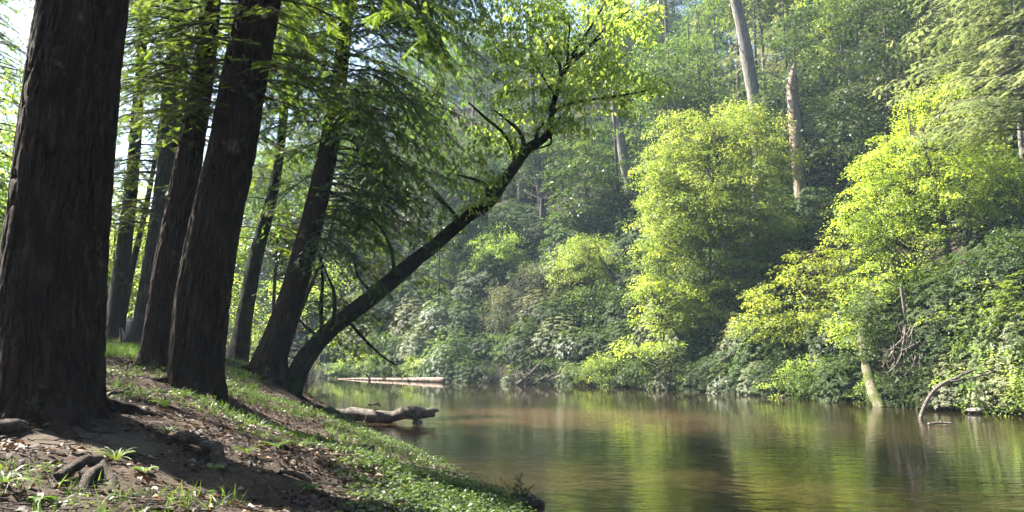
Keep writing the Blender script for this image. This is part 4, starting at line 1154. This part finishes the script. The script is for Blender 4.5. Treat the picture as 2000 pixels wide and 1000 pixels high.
snag('shore_trunk', 'short dark trunk at the hazy shore above the left end of the pale log', [(792, 705, 14), (789, 670, 14), (785, 630, 13), (782, 560, 10)], 62, 'bark_thin', seg=12, seed=10, cat='tree trunk')

# ------------------------------------------------------------------ things in and at the water
def log_thing(name, label, cat, pts, mat, seg=30, seed=1, amp=.02, extra=(), Y=20, em=None, cap=True):
    path, rad = px_path(pts, 60)
    root = tag(empty(name, path[len(path) // 2]), label, cat)
    p, r = resample(path, rad, lambda s: .04 if len(pts) and pts[0][3] < 30 else .12)
    r = r * (1 + .12 * (vnoise(p * 3, seed) - .5))
    g = Geo(); th = np.linspace(0, 2 * math.pi, seg, endpoint=False)
    g.tube(p, r, seg, rough=.16, seed=seed, cap=cap)
    g.build('trunk', M[mat], root, smooth=True)
    if extra:
        for e in extra:
            w = Geo(); px_tube(w, e, Y, 12, 9, .2, seed)
            w.build('branch', M[em or mat], root, smooth=True)
    return root
log_thing('driftwood_log', 'weathered knobbly log jutting from the bank, propped above the water on a stub', 'log',
    [(640, 803, 14, 21.6), (668, 809, 20, 21.6), (690, 808, 27, 21.6), (712, 811, 25, 21.5), (740, 814, 25, 21.4), (765, 814, 22, 21.4), (790, 807, 25, 21.3), (815, 806, 26, 21.3), (832, 807, 19, 21.3), (846, 802, 13, 21.3), (857, 802, 4, 21.3)],
    'drift_wood', 30, 3, extra=[[(800, 806, 22), (812, 812, 20), (817, 820, 17), (815, 830, 22)], [(822, 808, 16), (836, 808, 13), (845, 810, 10), (850, 811, 4)], [(716, 812, 3), (714, 820, 2), (710, 824, 2)], [(722, 812, 3), (722, 820, 2), (722, 826, 2)], [(764, 812, 3), (771, 818, 2), (772, 828, 2)], [(730, 802, 3), (740, 796, 2), (738, 790, 2)]], Y=21.3)
g = Geo()
for e in [[(718, 790, 2), (728, 789, 3), (740, 790, 2)], [(728, 790, 2), (735, 786, 2), (742, 788, 2)], [(735, 791, 2), (744, 790, 2), (741, 794, 2)], [(722, 788, 2), (719, 791, 2), (726, 792, 2)], [(736, 788, 2), (737, 783, 2)]]:
    px_tube(g, e, 26.8, 6, 5)
tag(g.build('twig_tangle', M['dead_wood']), 'small pale tangle of twigs floating just behind the knobbly log', 'twigs')
log_thing('fallen_log', 'long smooth bleached log lying along the far shore', 'log',
    [(660, 740, 2, 57.5), (700, 740, 4, 56), (740, 741, 6, 54.5), (780, 742, 8, 53.3), (820, 742, 10, 52.2), (860, 743, 12, 51), (868, 744, 9, 50.8)], 'dead_wood', 18, 4,
    extra=[[(722, 740, 4), (716, 732, 3), (712, 730, 2)], [(724, 741, 3), (715, 744, 2), (708, 746, 2)], [(782, 741, 4), (778, 736, 3)]], Y=54, em='bark_thin')
mt = log_thing('mossy_tree', 'mossy curved trunk rising from the water at the right bank', 'tree trunk',
    [(1724, 800, 18, 27.6), (1716, 788, 22, 27.8), (1706, 768, 22, 28.1), (1699, 745, 20, 28.5), (1693, 718, 19, 28.9), (1691, 692, 17, 29.2), (1682, 660, 14, 29.7), (1686, 630, 10, 30.6)], 'moss_wood', 22, 5, cap=False)
_r = np.random.default_rng(8)
_C = np.vstack([ellipsoid_clumps(_r, 34, at(a_, b_, 29.0), (px_m(c_, 29), px_m(c_, 29) * .8, px_m(d_, 29)), .3) for a_, b_, c_, d_ in [(1690, 640, 42, 42), (1675, 600, 40, 40), (1715, 665, 26, 26), (1700, 690, 18, 14)]])
g = Geo(); clump_leaves(g, _r, _C, .28, 24, .12, .055, at(1690, 640, 29.6), .4, .4); g.build('crown', M['green_leaf'], mt)
log_thing('bent_branch', 'bare grey branch arching out of the water and forking to the right', 'branch',
    [(1797, 826, 8, 22.4), (1799, 812, 7, 22.5), (1806, 792, 7, 22.6), (1820, 768, 7, 22.8), (1842, 750, 6, 23), (1860, 742, 6, 23.2), (1885, 730, 5, 23.4), (1905, 722, 3, 23.6)], 'drift_wood', 9, 6,
    extra=[[(1850, 747, 5), (1880, 742, 4), (1910, 735, 3), (1940, 727, 2)], [(1808, 790, 3), (1813, 786, 3)], [(1880, 733, 4), (1870, 738, 3), (1885, 726, 2), (1900, 718, 2)], [(1808, 811, 3), (1802, 808, 3)]], Y=23.1)
log_thing('floating_stick', 'thin pale stick with a side twig lying on the water right of the arching branch', 'stick',
    [(1813, 828, 4, 20.6), (1835, 826, 4, 20.7), (1858, 826, 3, 20.7)], 'dead_wood', 8, 7, extra=[[(1837, 826, 3), (1837, 820, 2)]], Y=20.7)
log_thing('bleached_stick', 'short forked bleached stick at the waterline under the dark rhododendron', 'stick',
    [(1370, 758, 7, 39), (1385, 764, 7, 38.6), (1402, 769, 6, 38), (1420, 770, 3, 37.6)], 'dead_wood', 8, 8, extra=[[(1395, 767, 4), (1408, 765, 2)]], Y=38.3)
log_thing('driftwood_sticks', 'looped pair of pale sticks lying at the waterline left of the mossy trunk', 'stick',
    [(1525, 775, 5, 33.4), (1545, 770, 5, 33.4), (1570, 771, 5, 33), (1600, 774, 3, 32.8)], 'drift_wood', 8, 9, extra=[[(1528, 776, 4), (1550, 779, 4), (1575, 777, 2)], [(1490, 745, 4), (1515, 742, 3), (1535, 736, 2)]], Y=33)
# dead brush pile
rng = np.random.default_rng(404)
root = tag(empty('brush_pile', at(1040, 745, 46.5)), 'grey tangle of dead branches heaped at the far waterline', 'brush pile')
g = Geo()
px_tube(g, [(1008, 752, 6), (1030, 735, 6), (1050, 715, 5), (1065, 700, 3)], 46.4)
px_tube(g, [(1050, 715, 4), (1062, 732, 4), (1076, 748, 5)], 46.4)
for k in range(60):
    x0, y0 = rng.uniform(995, 1085), rng.uniform(735, 750)
    a = rng.uniform(-2.8, -.3); L = rng.uniform(12, 42)
    px_tube(g, [(x0, y0, 2.2), (x0 + L * .5 * math.cos(a) + rng.normal(0, 3), y0 + L * .4 * math.sin(a), 2), (x0 + L * math.cos(a), y0 + L * .6 * math.sin(a) + 3, 1.2)], 46.4 + rng.uniform(-.6, .8), 6, 4)
g.build('twigs', M['drift_wood'], root)
# dead hanging twigs at the right bank
root = tag(empty('hanging_twigs', at(1775, 640, 27.4)), 'bundle of bare mossy twigs hanging over the dark gap beside the mossy trunk', 'branch')
g = Geo()
px_tube(g, [(1760, 560, 6), (1768, 620, 6), (1766, 665, 5), (1758, 700, 4), (1735, 728, 3), (1715, 725, 2)], 27.4, 14)
for k in range(34):
    x, y = rng.uniform(1725, 1805), rng.uniform(630, 700)
    L = rng.uniform(20, 55)
    dx = rng.normal(0, 14)
    px_tube(g, [(x, y, 3), (x + dx * .5, y + L * .5, 3), (x + dx + rng.normal(0, 6), y + L * .9, 2), (x + dx * 1.6 + rng.normal(0, 6), y + L * .85, 1.5)], 27.4 + rng.uniform(-.6, .6), 8, 4)
g.build('twigs', M['drift_wood'], root)
def rock(name, label, px, py, Y, r, mat, seed, squash=.6, z=None):
    me = bpy.data.meshes.new(name)
    import bmesh
    bm = bmesh.new(); bmesh.ops.create_icosphere(bm, subdivisions=4, radius=1)
    V_ = np.array([v.co[:] for v in bm.verts]); k = .75 + .5 * fbm(V_ * 1.5 + seed, 4, seed)
    V_ = V_ * k[:, None] * np.array([r, r * .8, r * squash])
    for v, c in zip(bm.verts, V_): v.co = c
    for f in bm.faces: f.smooth = True
    bm.to_mesh(me); bm.free(); me.materials.append(M[mat])
    o = bpy.data.objects.new(name, me); p = at(px, py, Y); o.location = tuple(p) if z is None else (p[0], p[1], z)
    COL.objects.link(o); tag(o, label, 'rock'); return o
rock('pale_rock', 'small pale rock poking out of the water beside the bright waterline shrub', 1126, 748, 45.6, .34, 'rock', 3, .45)
rock('mossy_boulder', 'pale mossy boulder on the bank behind the fallen bleached log', 828, 722, 55.5, .85, 'moss_wood', 4, .9)
rock('bank_rock', 'flat grey rock at the waterline behind the arching branch', 1785, 786, 28.2, .5, 'rock', 6, .25)
rock('edge_rock', 'grey rock under the bleached laurel at the right waterline', 1905, 802, 24.6, .28, 'rock', 7, .35)

# dark clod with sprouting plants at the near waterline
c = ground_at(1008, 966); c = at(1008, 968, 9.9)
root = tag(empty('waterline_clod', (c[0], c[1], 0)), 'dark wet clod of roots and stones in the water beside the green ground cover', 'clod')
g = Geo()
for k in range(9):
    u = rng.normal(0, 1, 3) * [.13, .08, .02] + [c[0] + (k - 4) * .055, c[1], .02]
    th = np.linspace(0, math.pi, 7)
    rr_ = rng.uniform(.05, .10) * (1.5 if abs(k - 3) < 2 else 1)
    g.tube(np.stack([u[0] - rr_ * np.cos(th), np.full(7, u[1]), u[2] + np.zeros(7)], 1), np.maximum(rr_ * np.sin(th), .004), 12, rough=.3, seed=k)
g.build('stones', M['wet_rock'], root, smooth=True)
g = Geo(); w = Geo()
for k in range(16):
    x0 = c[0] + rng.normal(0, .09); hgt = rng.uniform(.12, .38)
    pp = curve([[x0, c[1] + rng.normal(0, .05), 0], [x0 + rng.normal(0, .03), c[1], hgt * .6], [x0 + rng.normal(0, .07), c[1], hgt]], 6)
    w.tube(pp, .003, 4)
    m = 7; q = pp[rng.integers(2, 6, m)]
    g.leaves(q, rng.normal(0, 1, (m, 3)) + [0, 0, .6], np.tile([0, 0, 1.], (m, 1)) + rng.normal(0, .4, (m, 3)), .07, .016, rng.uniform(.3, 1, m))
w.build('stem', M['ground_leaf'], root); g.build('leaves', M['ground_leaf'], root)

# pink cloth flaps beyond the left trunks
clothm, n_, l_ = new_mat('pink_cloth')
p_ = n_.new('ShaderNodeBsdfPrincipled'); p_.inputs['Roughness'].default_value = .8
nz_ = n_.new('ShaderNodeTexNoise'); nz_.inputs['Scale'].default_value = 6
rr_ = ramp(n_, [(.3, (.62, .42, .42)), (.7, (.80, .66, .66))]); l_.new(nz_.outputs[0], rr_.inputs[0]); l_.new(rr_.outputs[0], p_.inputs['Base Color'])
o_ = n_.new('ShaderNodeOutputMaterial'); l_.new(p_.outputs[0], o_.inputs[0])
def cloth(label, cx_, top, bot, w0, w1, Y, seed):
    r_ = np.random.default_rng(seed)
    a = at(cx_, bot, Y); zt = at(cx_, top, Y)[2]; zb = hz(a[0], a[1])
    root = tag(empty('cloth_tent', (a[0], a[1], zb)), label, 'tent')
    U, Vv = np.meshgrid(np.linspace(-1, 1, 18), np.linspace(0, 1, 12))
    hw = px_m(w0, Y) / 2 * (1 - Vv) + px_m(w1, Y) / 2 * Vv
    x = a[0] + U * hw; z = zb + (zt - zb) * Vv; y = Y + .35 * np.abs(U) * (1 - Vv) + .04 * np.sin(U * 7 + Vv * 3)
    g = Geo()
    for off in (0, .02):
        P_ = np.stack([x, y + off, z], -1).reshape(-1, 3)
        i_ = (np.arange(11)[:, None] * 18 + np.arange(17)[None]).ravel()
        g.add(P_, np.stack([i_, i_ + 1, i_ + 19, i_ + 18], 1))
    g.build('fabric', clothm, root, smooth=True)
    g = Geo(); g.tube(curve([[a[0] + px_m(5, Y), Y - .03, zb], [a[0] + px_m(4, Y), Y - .03, (zb + zt) / 2], [a[0] + px_m(1, Y), Y - .02, zt]], 5), .02, 6); g.build('pole', M['bark_thin'], root)
cloth('small pink cloth tent peak between the slender grey trunk and the broad grey trunk', 233, 640, 672, 17, 3, 18.6, 1)
cloth('taller pink cloth tent edge showing between the huge dark trunk and the slender grey trunk', 200, 618, 672, 16, 4, 23, 2)

# ------------------------------------------------------------------ forest floor
rng = np.random.default_rng(505)
def root_thing(name, label, pts, lift=0.02, mat='root_wood', seed=1, cat='root', seg=14):
    P = []
    for px, py, w, up in pts:
        q = ground_at(px, py); P.append([q[0], q[1], q[2] + up * 1.3 + .01, w * .9 / F_PX * q[1] / 2])
    c_ = curve(P, 40)
    o_ = tag(empty(name, c_[20][:3]), label, cat)
    g = Geo(); r_ = c_[:, 3] * (1 + .35 * (vnoise(c_[:, :3] * 9, seed) - .5)); c_[:, :3] += (np.stack([vnoise(c_[:, :3] * 8 + 5 * k, seed) for k in range(3)], 1) - .5) * c_[:, 3:4] * 1.0
    g.tube(c_[:, :3], np.maximum(r_, .004), seg, rough=.22, seed=seed, cap=True)
    g.build('wood', M[mat], o_, smooth=True)
root_thing('gnarled_root', 'thick gnarled root arching out of the slope between grass tufts', [(346, 862, 22, .0), (356, 872, 20, .05), (372, 882, 20, .06), (395, 888, 22, .06), (415, 900, 26, .06), (432, 914, 30, .02), (446, 930, 22, -.06)], seed=2)
root_thing('pale_root', 'smooth brown root snaking from the foot of the huge trunk', [(8, 812, 12, .02), (40, 806, 16, .03), (75, 812, 18, .03), (105, 826, 18, .03), (130, 840, 14, .01)], seed=3)
root_thing('thick_root', 'thick weathered root crossing the lower left slope', [(110, 942, 26, .0), (150, 932, 26, .04), (185, 925, 28, .05), (200, 930, 30, .02), (225, 955, 20, -.05)], seed=4)
root_thing('forked_root', 'stubby root end sticking down beside the thick weathered root', [(190, 930, 24, .03), (172, 945, 22, .02), (158, 965, 18, -.03)], seed=5)
root_thing('edge_root', 'broad flat root half buried at the left edge of the slope', [(-20, 850, 34, .0), (20, 846, 36, .02), (50, 842, 26, .0)], seed=6)
root_thing('dark_root', 'dark curved root on the grassy slope above the water', [(680, 882, 12, .02), (705, 884, 14, .04), (730, 888, 14, .04), (746, 898, 10, .0)], seed=7)
root_thing('fallen_stick', 'pale stick leaning on the right side of the huge trunk foot', [(192, 804, 6, .04), (212, 790, 7, .07), (238, 782, 6, .05)], mat='drift_wood', seed=8, cat='stick', seg=8)
root_thing('bark_chip', 'small flat bark chip on the bare sandy patch', [(141, 826, 8, .02), (150, 828, 12, .02), (160, 831, 6, .02)], mat='root_wood', seed=9, cat='bark chip', seg=8)
root_thing('small_root', 'short root running down the bank toward the knobbly log', [(590, 792, 9, .03), (625, 802, 10, .03), (655, 810, 12, .03), (676, 822, 10, .0)], seed=10)
root_thing('slope_root', 'thin crooked root lying on the slope right of the gnarled root', [(550, 935, 8, .02), (575, 940, 10, .03), (600, 950, 9, .02), (612, 962, 6, .0)], seed=11)
root_thing('surface_root', 'root running from the thick tree foot down the slope', [(340, 742, 18, .02), (370, 762, 16, .03), (400, 778, 14, .03), (425, 800, 8, .0)], seed=12, mat='bark_dark')

nA = 130000
ux = np.sqrt(rng.uniform(0, 1, nA)) ; yy = 3.2 + ux * 17
xx = rng.uniform(-.70, .06, nA) * yy
h, dl, dr, riv, left = raw_h(xx, yy)
dens = fbm(np.stack([xx, yy, xx * 0], 1) * 1.1, 4, 31)
ok = left & (dl > .35)
def slope_pts(m):
    x_, y_ = xx[m], yy[m]
    return x_, y_, np.stack([x_, y_, height(x_, y_)], 1)
# dead leaves
m = ok & (rng.uniform(0, 1, nA) < np.clip((dens - .28) * 3.0, .2, 1.0)) & (np.hypot(xx - at(170, 835, 6.3)[0], yy - 6.3) > .45)
x_, y_, P = slope_pts(m); n_l = len(P)
P[:, 2] += rng.uniform(.002, .02, n_l)
g = Geo(); sz = rng.uniform(.02, .06, n_l) * (1 + .5 * (y_ < 8))
g.leaves(P, np.stack([rng.normal(0, 1, n_l), rng.normal(0, 1, n_l), rng.normal(0, .22, n_l)], 1), np.stack([rng.normal(0, .35, n_l), rng.normal(0, .35, n_l), np.ones(n_l)], 1), sz, sz * rng.uniform(.3, .7, n_l), rng.beta(.8, 1.5, n_l), .2, .3)
tag(g.build('leaf_litter', M['litter']), 'brown dead leaves and needles strewn over the slope', 'leaf litter', kind='stuff')
# twigs
g = Geo()
for k in range(1800):
    y0 = 3.4 + 11 * rng.uniform() ** 1.2; x0 = rng.uniform(-.68, -.05) * y0
    if pl_dist(np.array([x0]), np.array([y0]), LEFT)[0] < .5 or in_poly(np.array([x0]), np.array([y0]), POLY)[0]: continue
    a = rng.uniform(0, 6.28); L = rng.uniform(.05, .32)
    xs = x0 + np.array([0, .5, 1]) * L * math.cos(a); ys = y0 + np.array([0, .5, 1]) * L * math.sin(a) + [0, rng.normal(0, .02), 0]
    g.tube(np.stack([xs, ys, height(xs, ys) + .008 + rng.uniform(0, .02, 3)], 1), rng.uniform(.0015, .005), 4, rng.uniform())
tag(g.build('twig_litter', M['root_wood']), 'thin twigs scattered over the slope', 'twigs', kind='stuff')
# grass tufts and blades
gd = fbm(np.stack([xx, yy, xx * 0 + 9], 1) * .9, 4, 77)
m = ok & (gd > .56) & (rng.uniform(0, 1, nA) < .05)
m |= ok & (np.hypot(xx + 7.9, (yy - 16.2) * .6) < 1.5) & (rng.uniform(0, 1, nA) < .35)
m |= ok & (yy > 9) & (dl < 3.0) & (gd > .54) & (rng.uniform(0, 1, nA) < .025)
x_, y_, P = slope_pts(m); n_t = len(P)
bl = 9
P = np.repeat(P, bl, 0) + np.concatenate([rng.normal(0, .03, (n_t * bl, 2)), np.zeros((n_t * bl, 1))], 1)
nb = len(P); A = np.stack([rng.normal(0, .55, nb), rng.normal(0, .55, nb), np.ones(nb)], 1)
g = Geo(); g.leaves(P - [0, 0, .01], A, rng.normal(0, 1, (nb, 3)), rng.uniform(.04, .16, nb), rng.uniform(.004, .010, nb), rng.uniform(.2, 1, nb), 0, .35)
tag(g.build('grass', M['ground_leaf']), 'thin grass growing in patches on the slope', 'grass', kind='stuff')
# leafy ground cover along the water
m = ok & (dl < 2.4) & (rng.uniform(0, 1, nA) < np.clip(1.35 - dl * .55, 0, 1) * (.08 + .92 * (dens > .49)) * np.where(yy > 9.5, .10, 1.0)) & (yy < 15)
m |= ok & (dl >= 2.0) & (gd > .57) & (rng.uniform(0, 1, nA) < .05)
x_, y_, P = slope_pts(m); n_t = len(P)
nl = 10
P = np.repeat(P, nl, 0); nb = len(P)
hgt = np.repeat(rng.uniform(.03, .15, n_t) * np.where(dl[m] < 2, 1, .5), nl)
P = P + np.stack([rng.normal(0, .045, nb), rng.normal(0, .045, nb), hgt * rng.uniform(.3, 1, nb)], 1)
g = Geo(); sz = rng.uniform(.02, .055, nb)
g.leaves(P, np.stack([rng.normal(0, 1, nb), rng.normal(0, 1, nb), rng.normal(-.1, .3, nb)], 1), np.stack([rng.normal(0, .4, nb), rng.normal(0, .4, nb), np.ones(nb)], 1), sz, sz * .5, rng.uniform(.15, 1, nb))
tag(g.build('ground_cover', M['ground_leaf']), 'bright green leafy ground cover along the water edge', 'ground cover', kind='stuff')
# single sprouts one can point at
def sprout(name, label, px, py, n, L, W, rise, seed, cat='plant'):
    q = ground_at(px, py); r_ = np.random.default_rng(seed)
    a = r_.uniform(0, 6.28) + np.arange(n) * 2.4
    A = np.stack([np.cos(a), np.sin(a), np.full(n, rise) + r_.normal(0, .2, n)], 1)
    P = np.tile(q, (n, 1)) + [0, 0, .02]; P[:, :2] += A[:, :2] * .01
    k = np.linspace(0, 1, 6); o_ = tag(empty(name, q), label, cat)
    g = Geo()
    for j in range(n):
        l = L * r_.uniform(.7, 1.15); d = unit(A[j])
        c_ = P[j] + d * (k * l)[:, None]; c_[:, 2] -= .45 * l * k ** 2
        s_ = unit(np.cross(d, [0, 0, 1.])); w_ = W * np.sin(np.pi * (k * .92 + .04)) ** .8
        V_ = np.stack([c_ + s_ * w_[:, None] / 2 + [0, 0, .2 * W], c_, c_ - s_ * w_[:, None] / 2 + [0, 0, .2 * W]], 1).reshape(-1, 3)
        i_ = np.arange(5)[:, None] * 3 + np.arange(2)[None]
        g.add(V_, np.stack([i_, i_ + 1, i_ + 4, i_ + 3], -1).reshape(-1, 4), r_.uniform(.4, .9))
    g.build('leaves', M['ground_leaf'], o_, smooth=True)
sprout('broadleaf_sprout', 'broad-leaved seedling with two pale oval leaves below the gnarled root', 281, 930, 6, .11, .05, .7, 1)
sprout('low_herb', 'low dark green herb at the bottom left of the slope', 82, 985, 7, .10, .055, .25, 2)
sprout('strap_plant', 'clump of long strap leaves at the left edge beside the thick root', 8, 950, 12, .20, .022, .9, 3)
sprout('upper_tuft', 'bright tuft of strap leaves between the huge trunk and the thick dark trunk', 322, 800, 22, .22, .015, 1.4, 4)
sprout('root_tuft', 'tuft of strap leaves just left of the gnarled root', 325, 858, 26, .18, .012, 1.2, 5)
sprout('dark_tuft', 'dark green strap tuft above the thick weathered root', 225, 905, 30, .20, .012, 1.1, 6)
sprout('lily_clump', 'star-shaped clump of long leaves in the middle of the slope', 540, 878, 16, .22, .022, .8, 7)
sprout('low_lily', 'star-shaped clump of long leaves near the bottom of the slope', 608, 965, 14, .18, .022, .8, 8)
sprout('sun_tuft', 'sunlit strap tuft right of the gnarled root', 482, 895, 16, .17, .018, 1.0, 9)
sprout('small_herb', 'small three-leaved herb under the right end of the gnarled root', 420, 925, 7, .09, .04, .8, 10)
sprout('trunk_sprout', 'small sprout at the foot of the slim red trunk', 330, 710, 5, .14, .05, 1.4, 11)

# ------------------------------------------------------------------ haze
g = Geo()
x0, x1, y0, y1, z0, z1 = -430, 430, -45, 515, -3.0, 75
zmax = max(o.location.z for o in scene.objects)
v = [(x, y, z) for z in (z0, z1) for y in (y0, y1) for x in (x0, x1)]
g.add(v, [[0, 2, 3, 1], [4, 5, 7, 6], [0, 1, 5, 4], [2, 6, 7, 3], [0, 4, 6, 2], [1, 3, 7, 5]])
hm = bpy.data.materials.new('haze'); hm.use_nodes = True
hn, hl = hm.node_tree.nodes, hm.node_tree.links; hn.clear()
pv = hn.new('ShaderNodeVolumePrincipled'); pv.inputs['Color'].default_value = (0.62, 0.82, 1.0, 1); pv.inputs['Density'].default_value = HAZE_DENSITY; pv.inputs['Anisotropy'].default_value = 0.0
ho = hn.new('ShaderNodeOutputMaterial'); hl.new(pv.outputs[0], ho.inputs['Volume'])
hz_o = tag(g.build('haze', hm), kind='stuff', label='thin blue morning haze filling the valley', cat='haze')
print('highest base', zmax, 'objects', len(scene.objects))
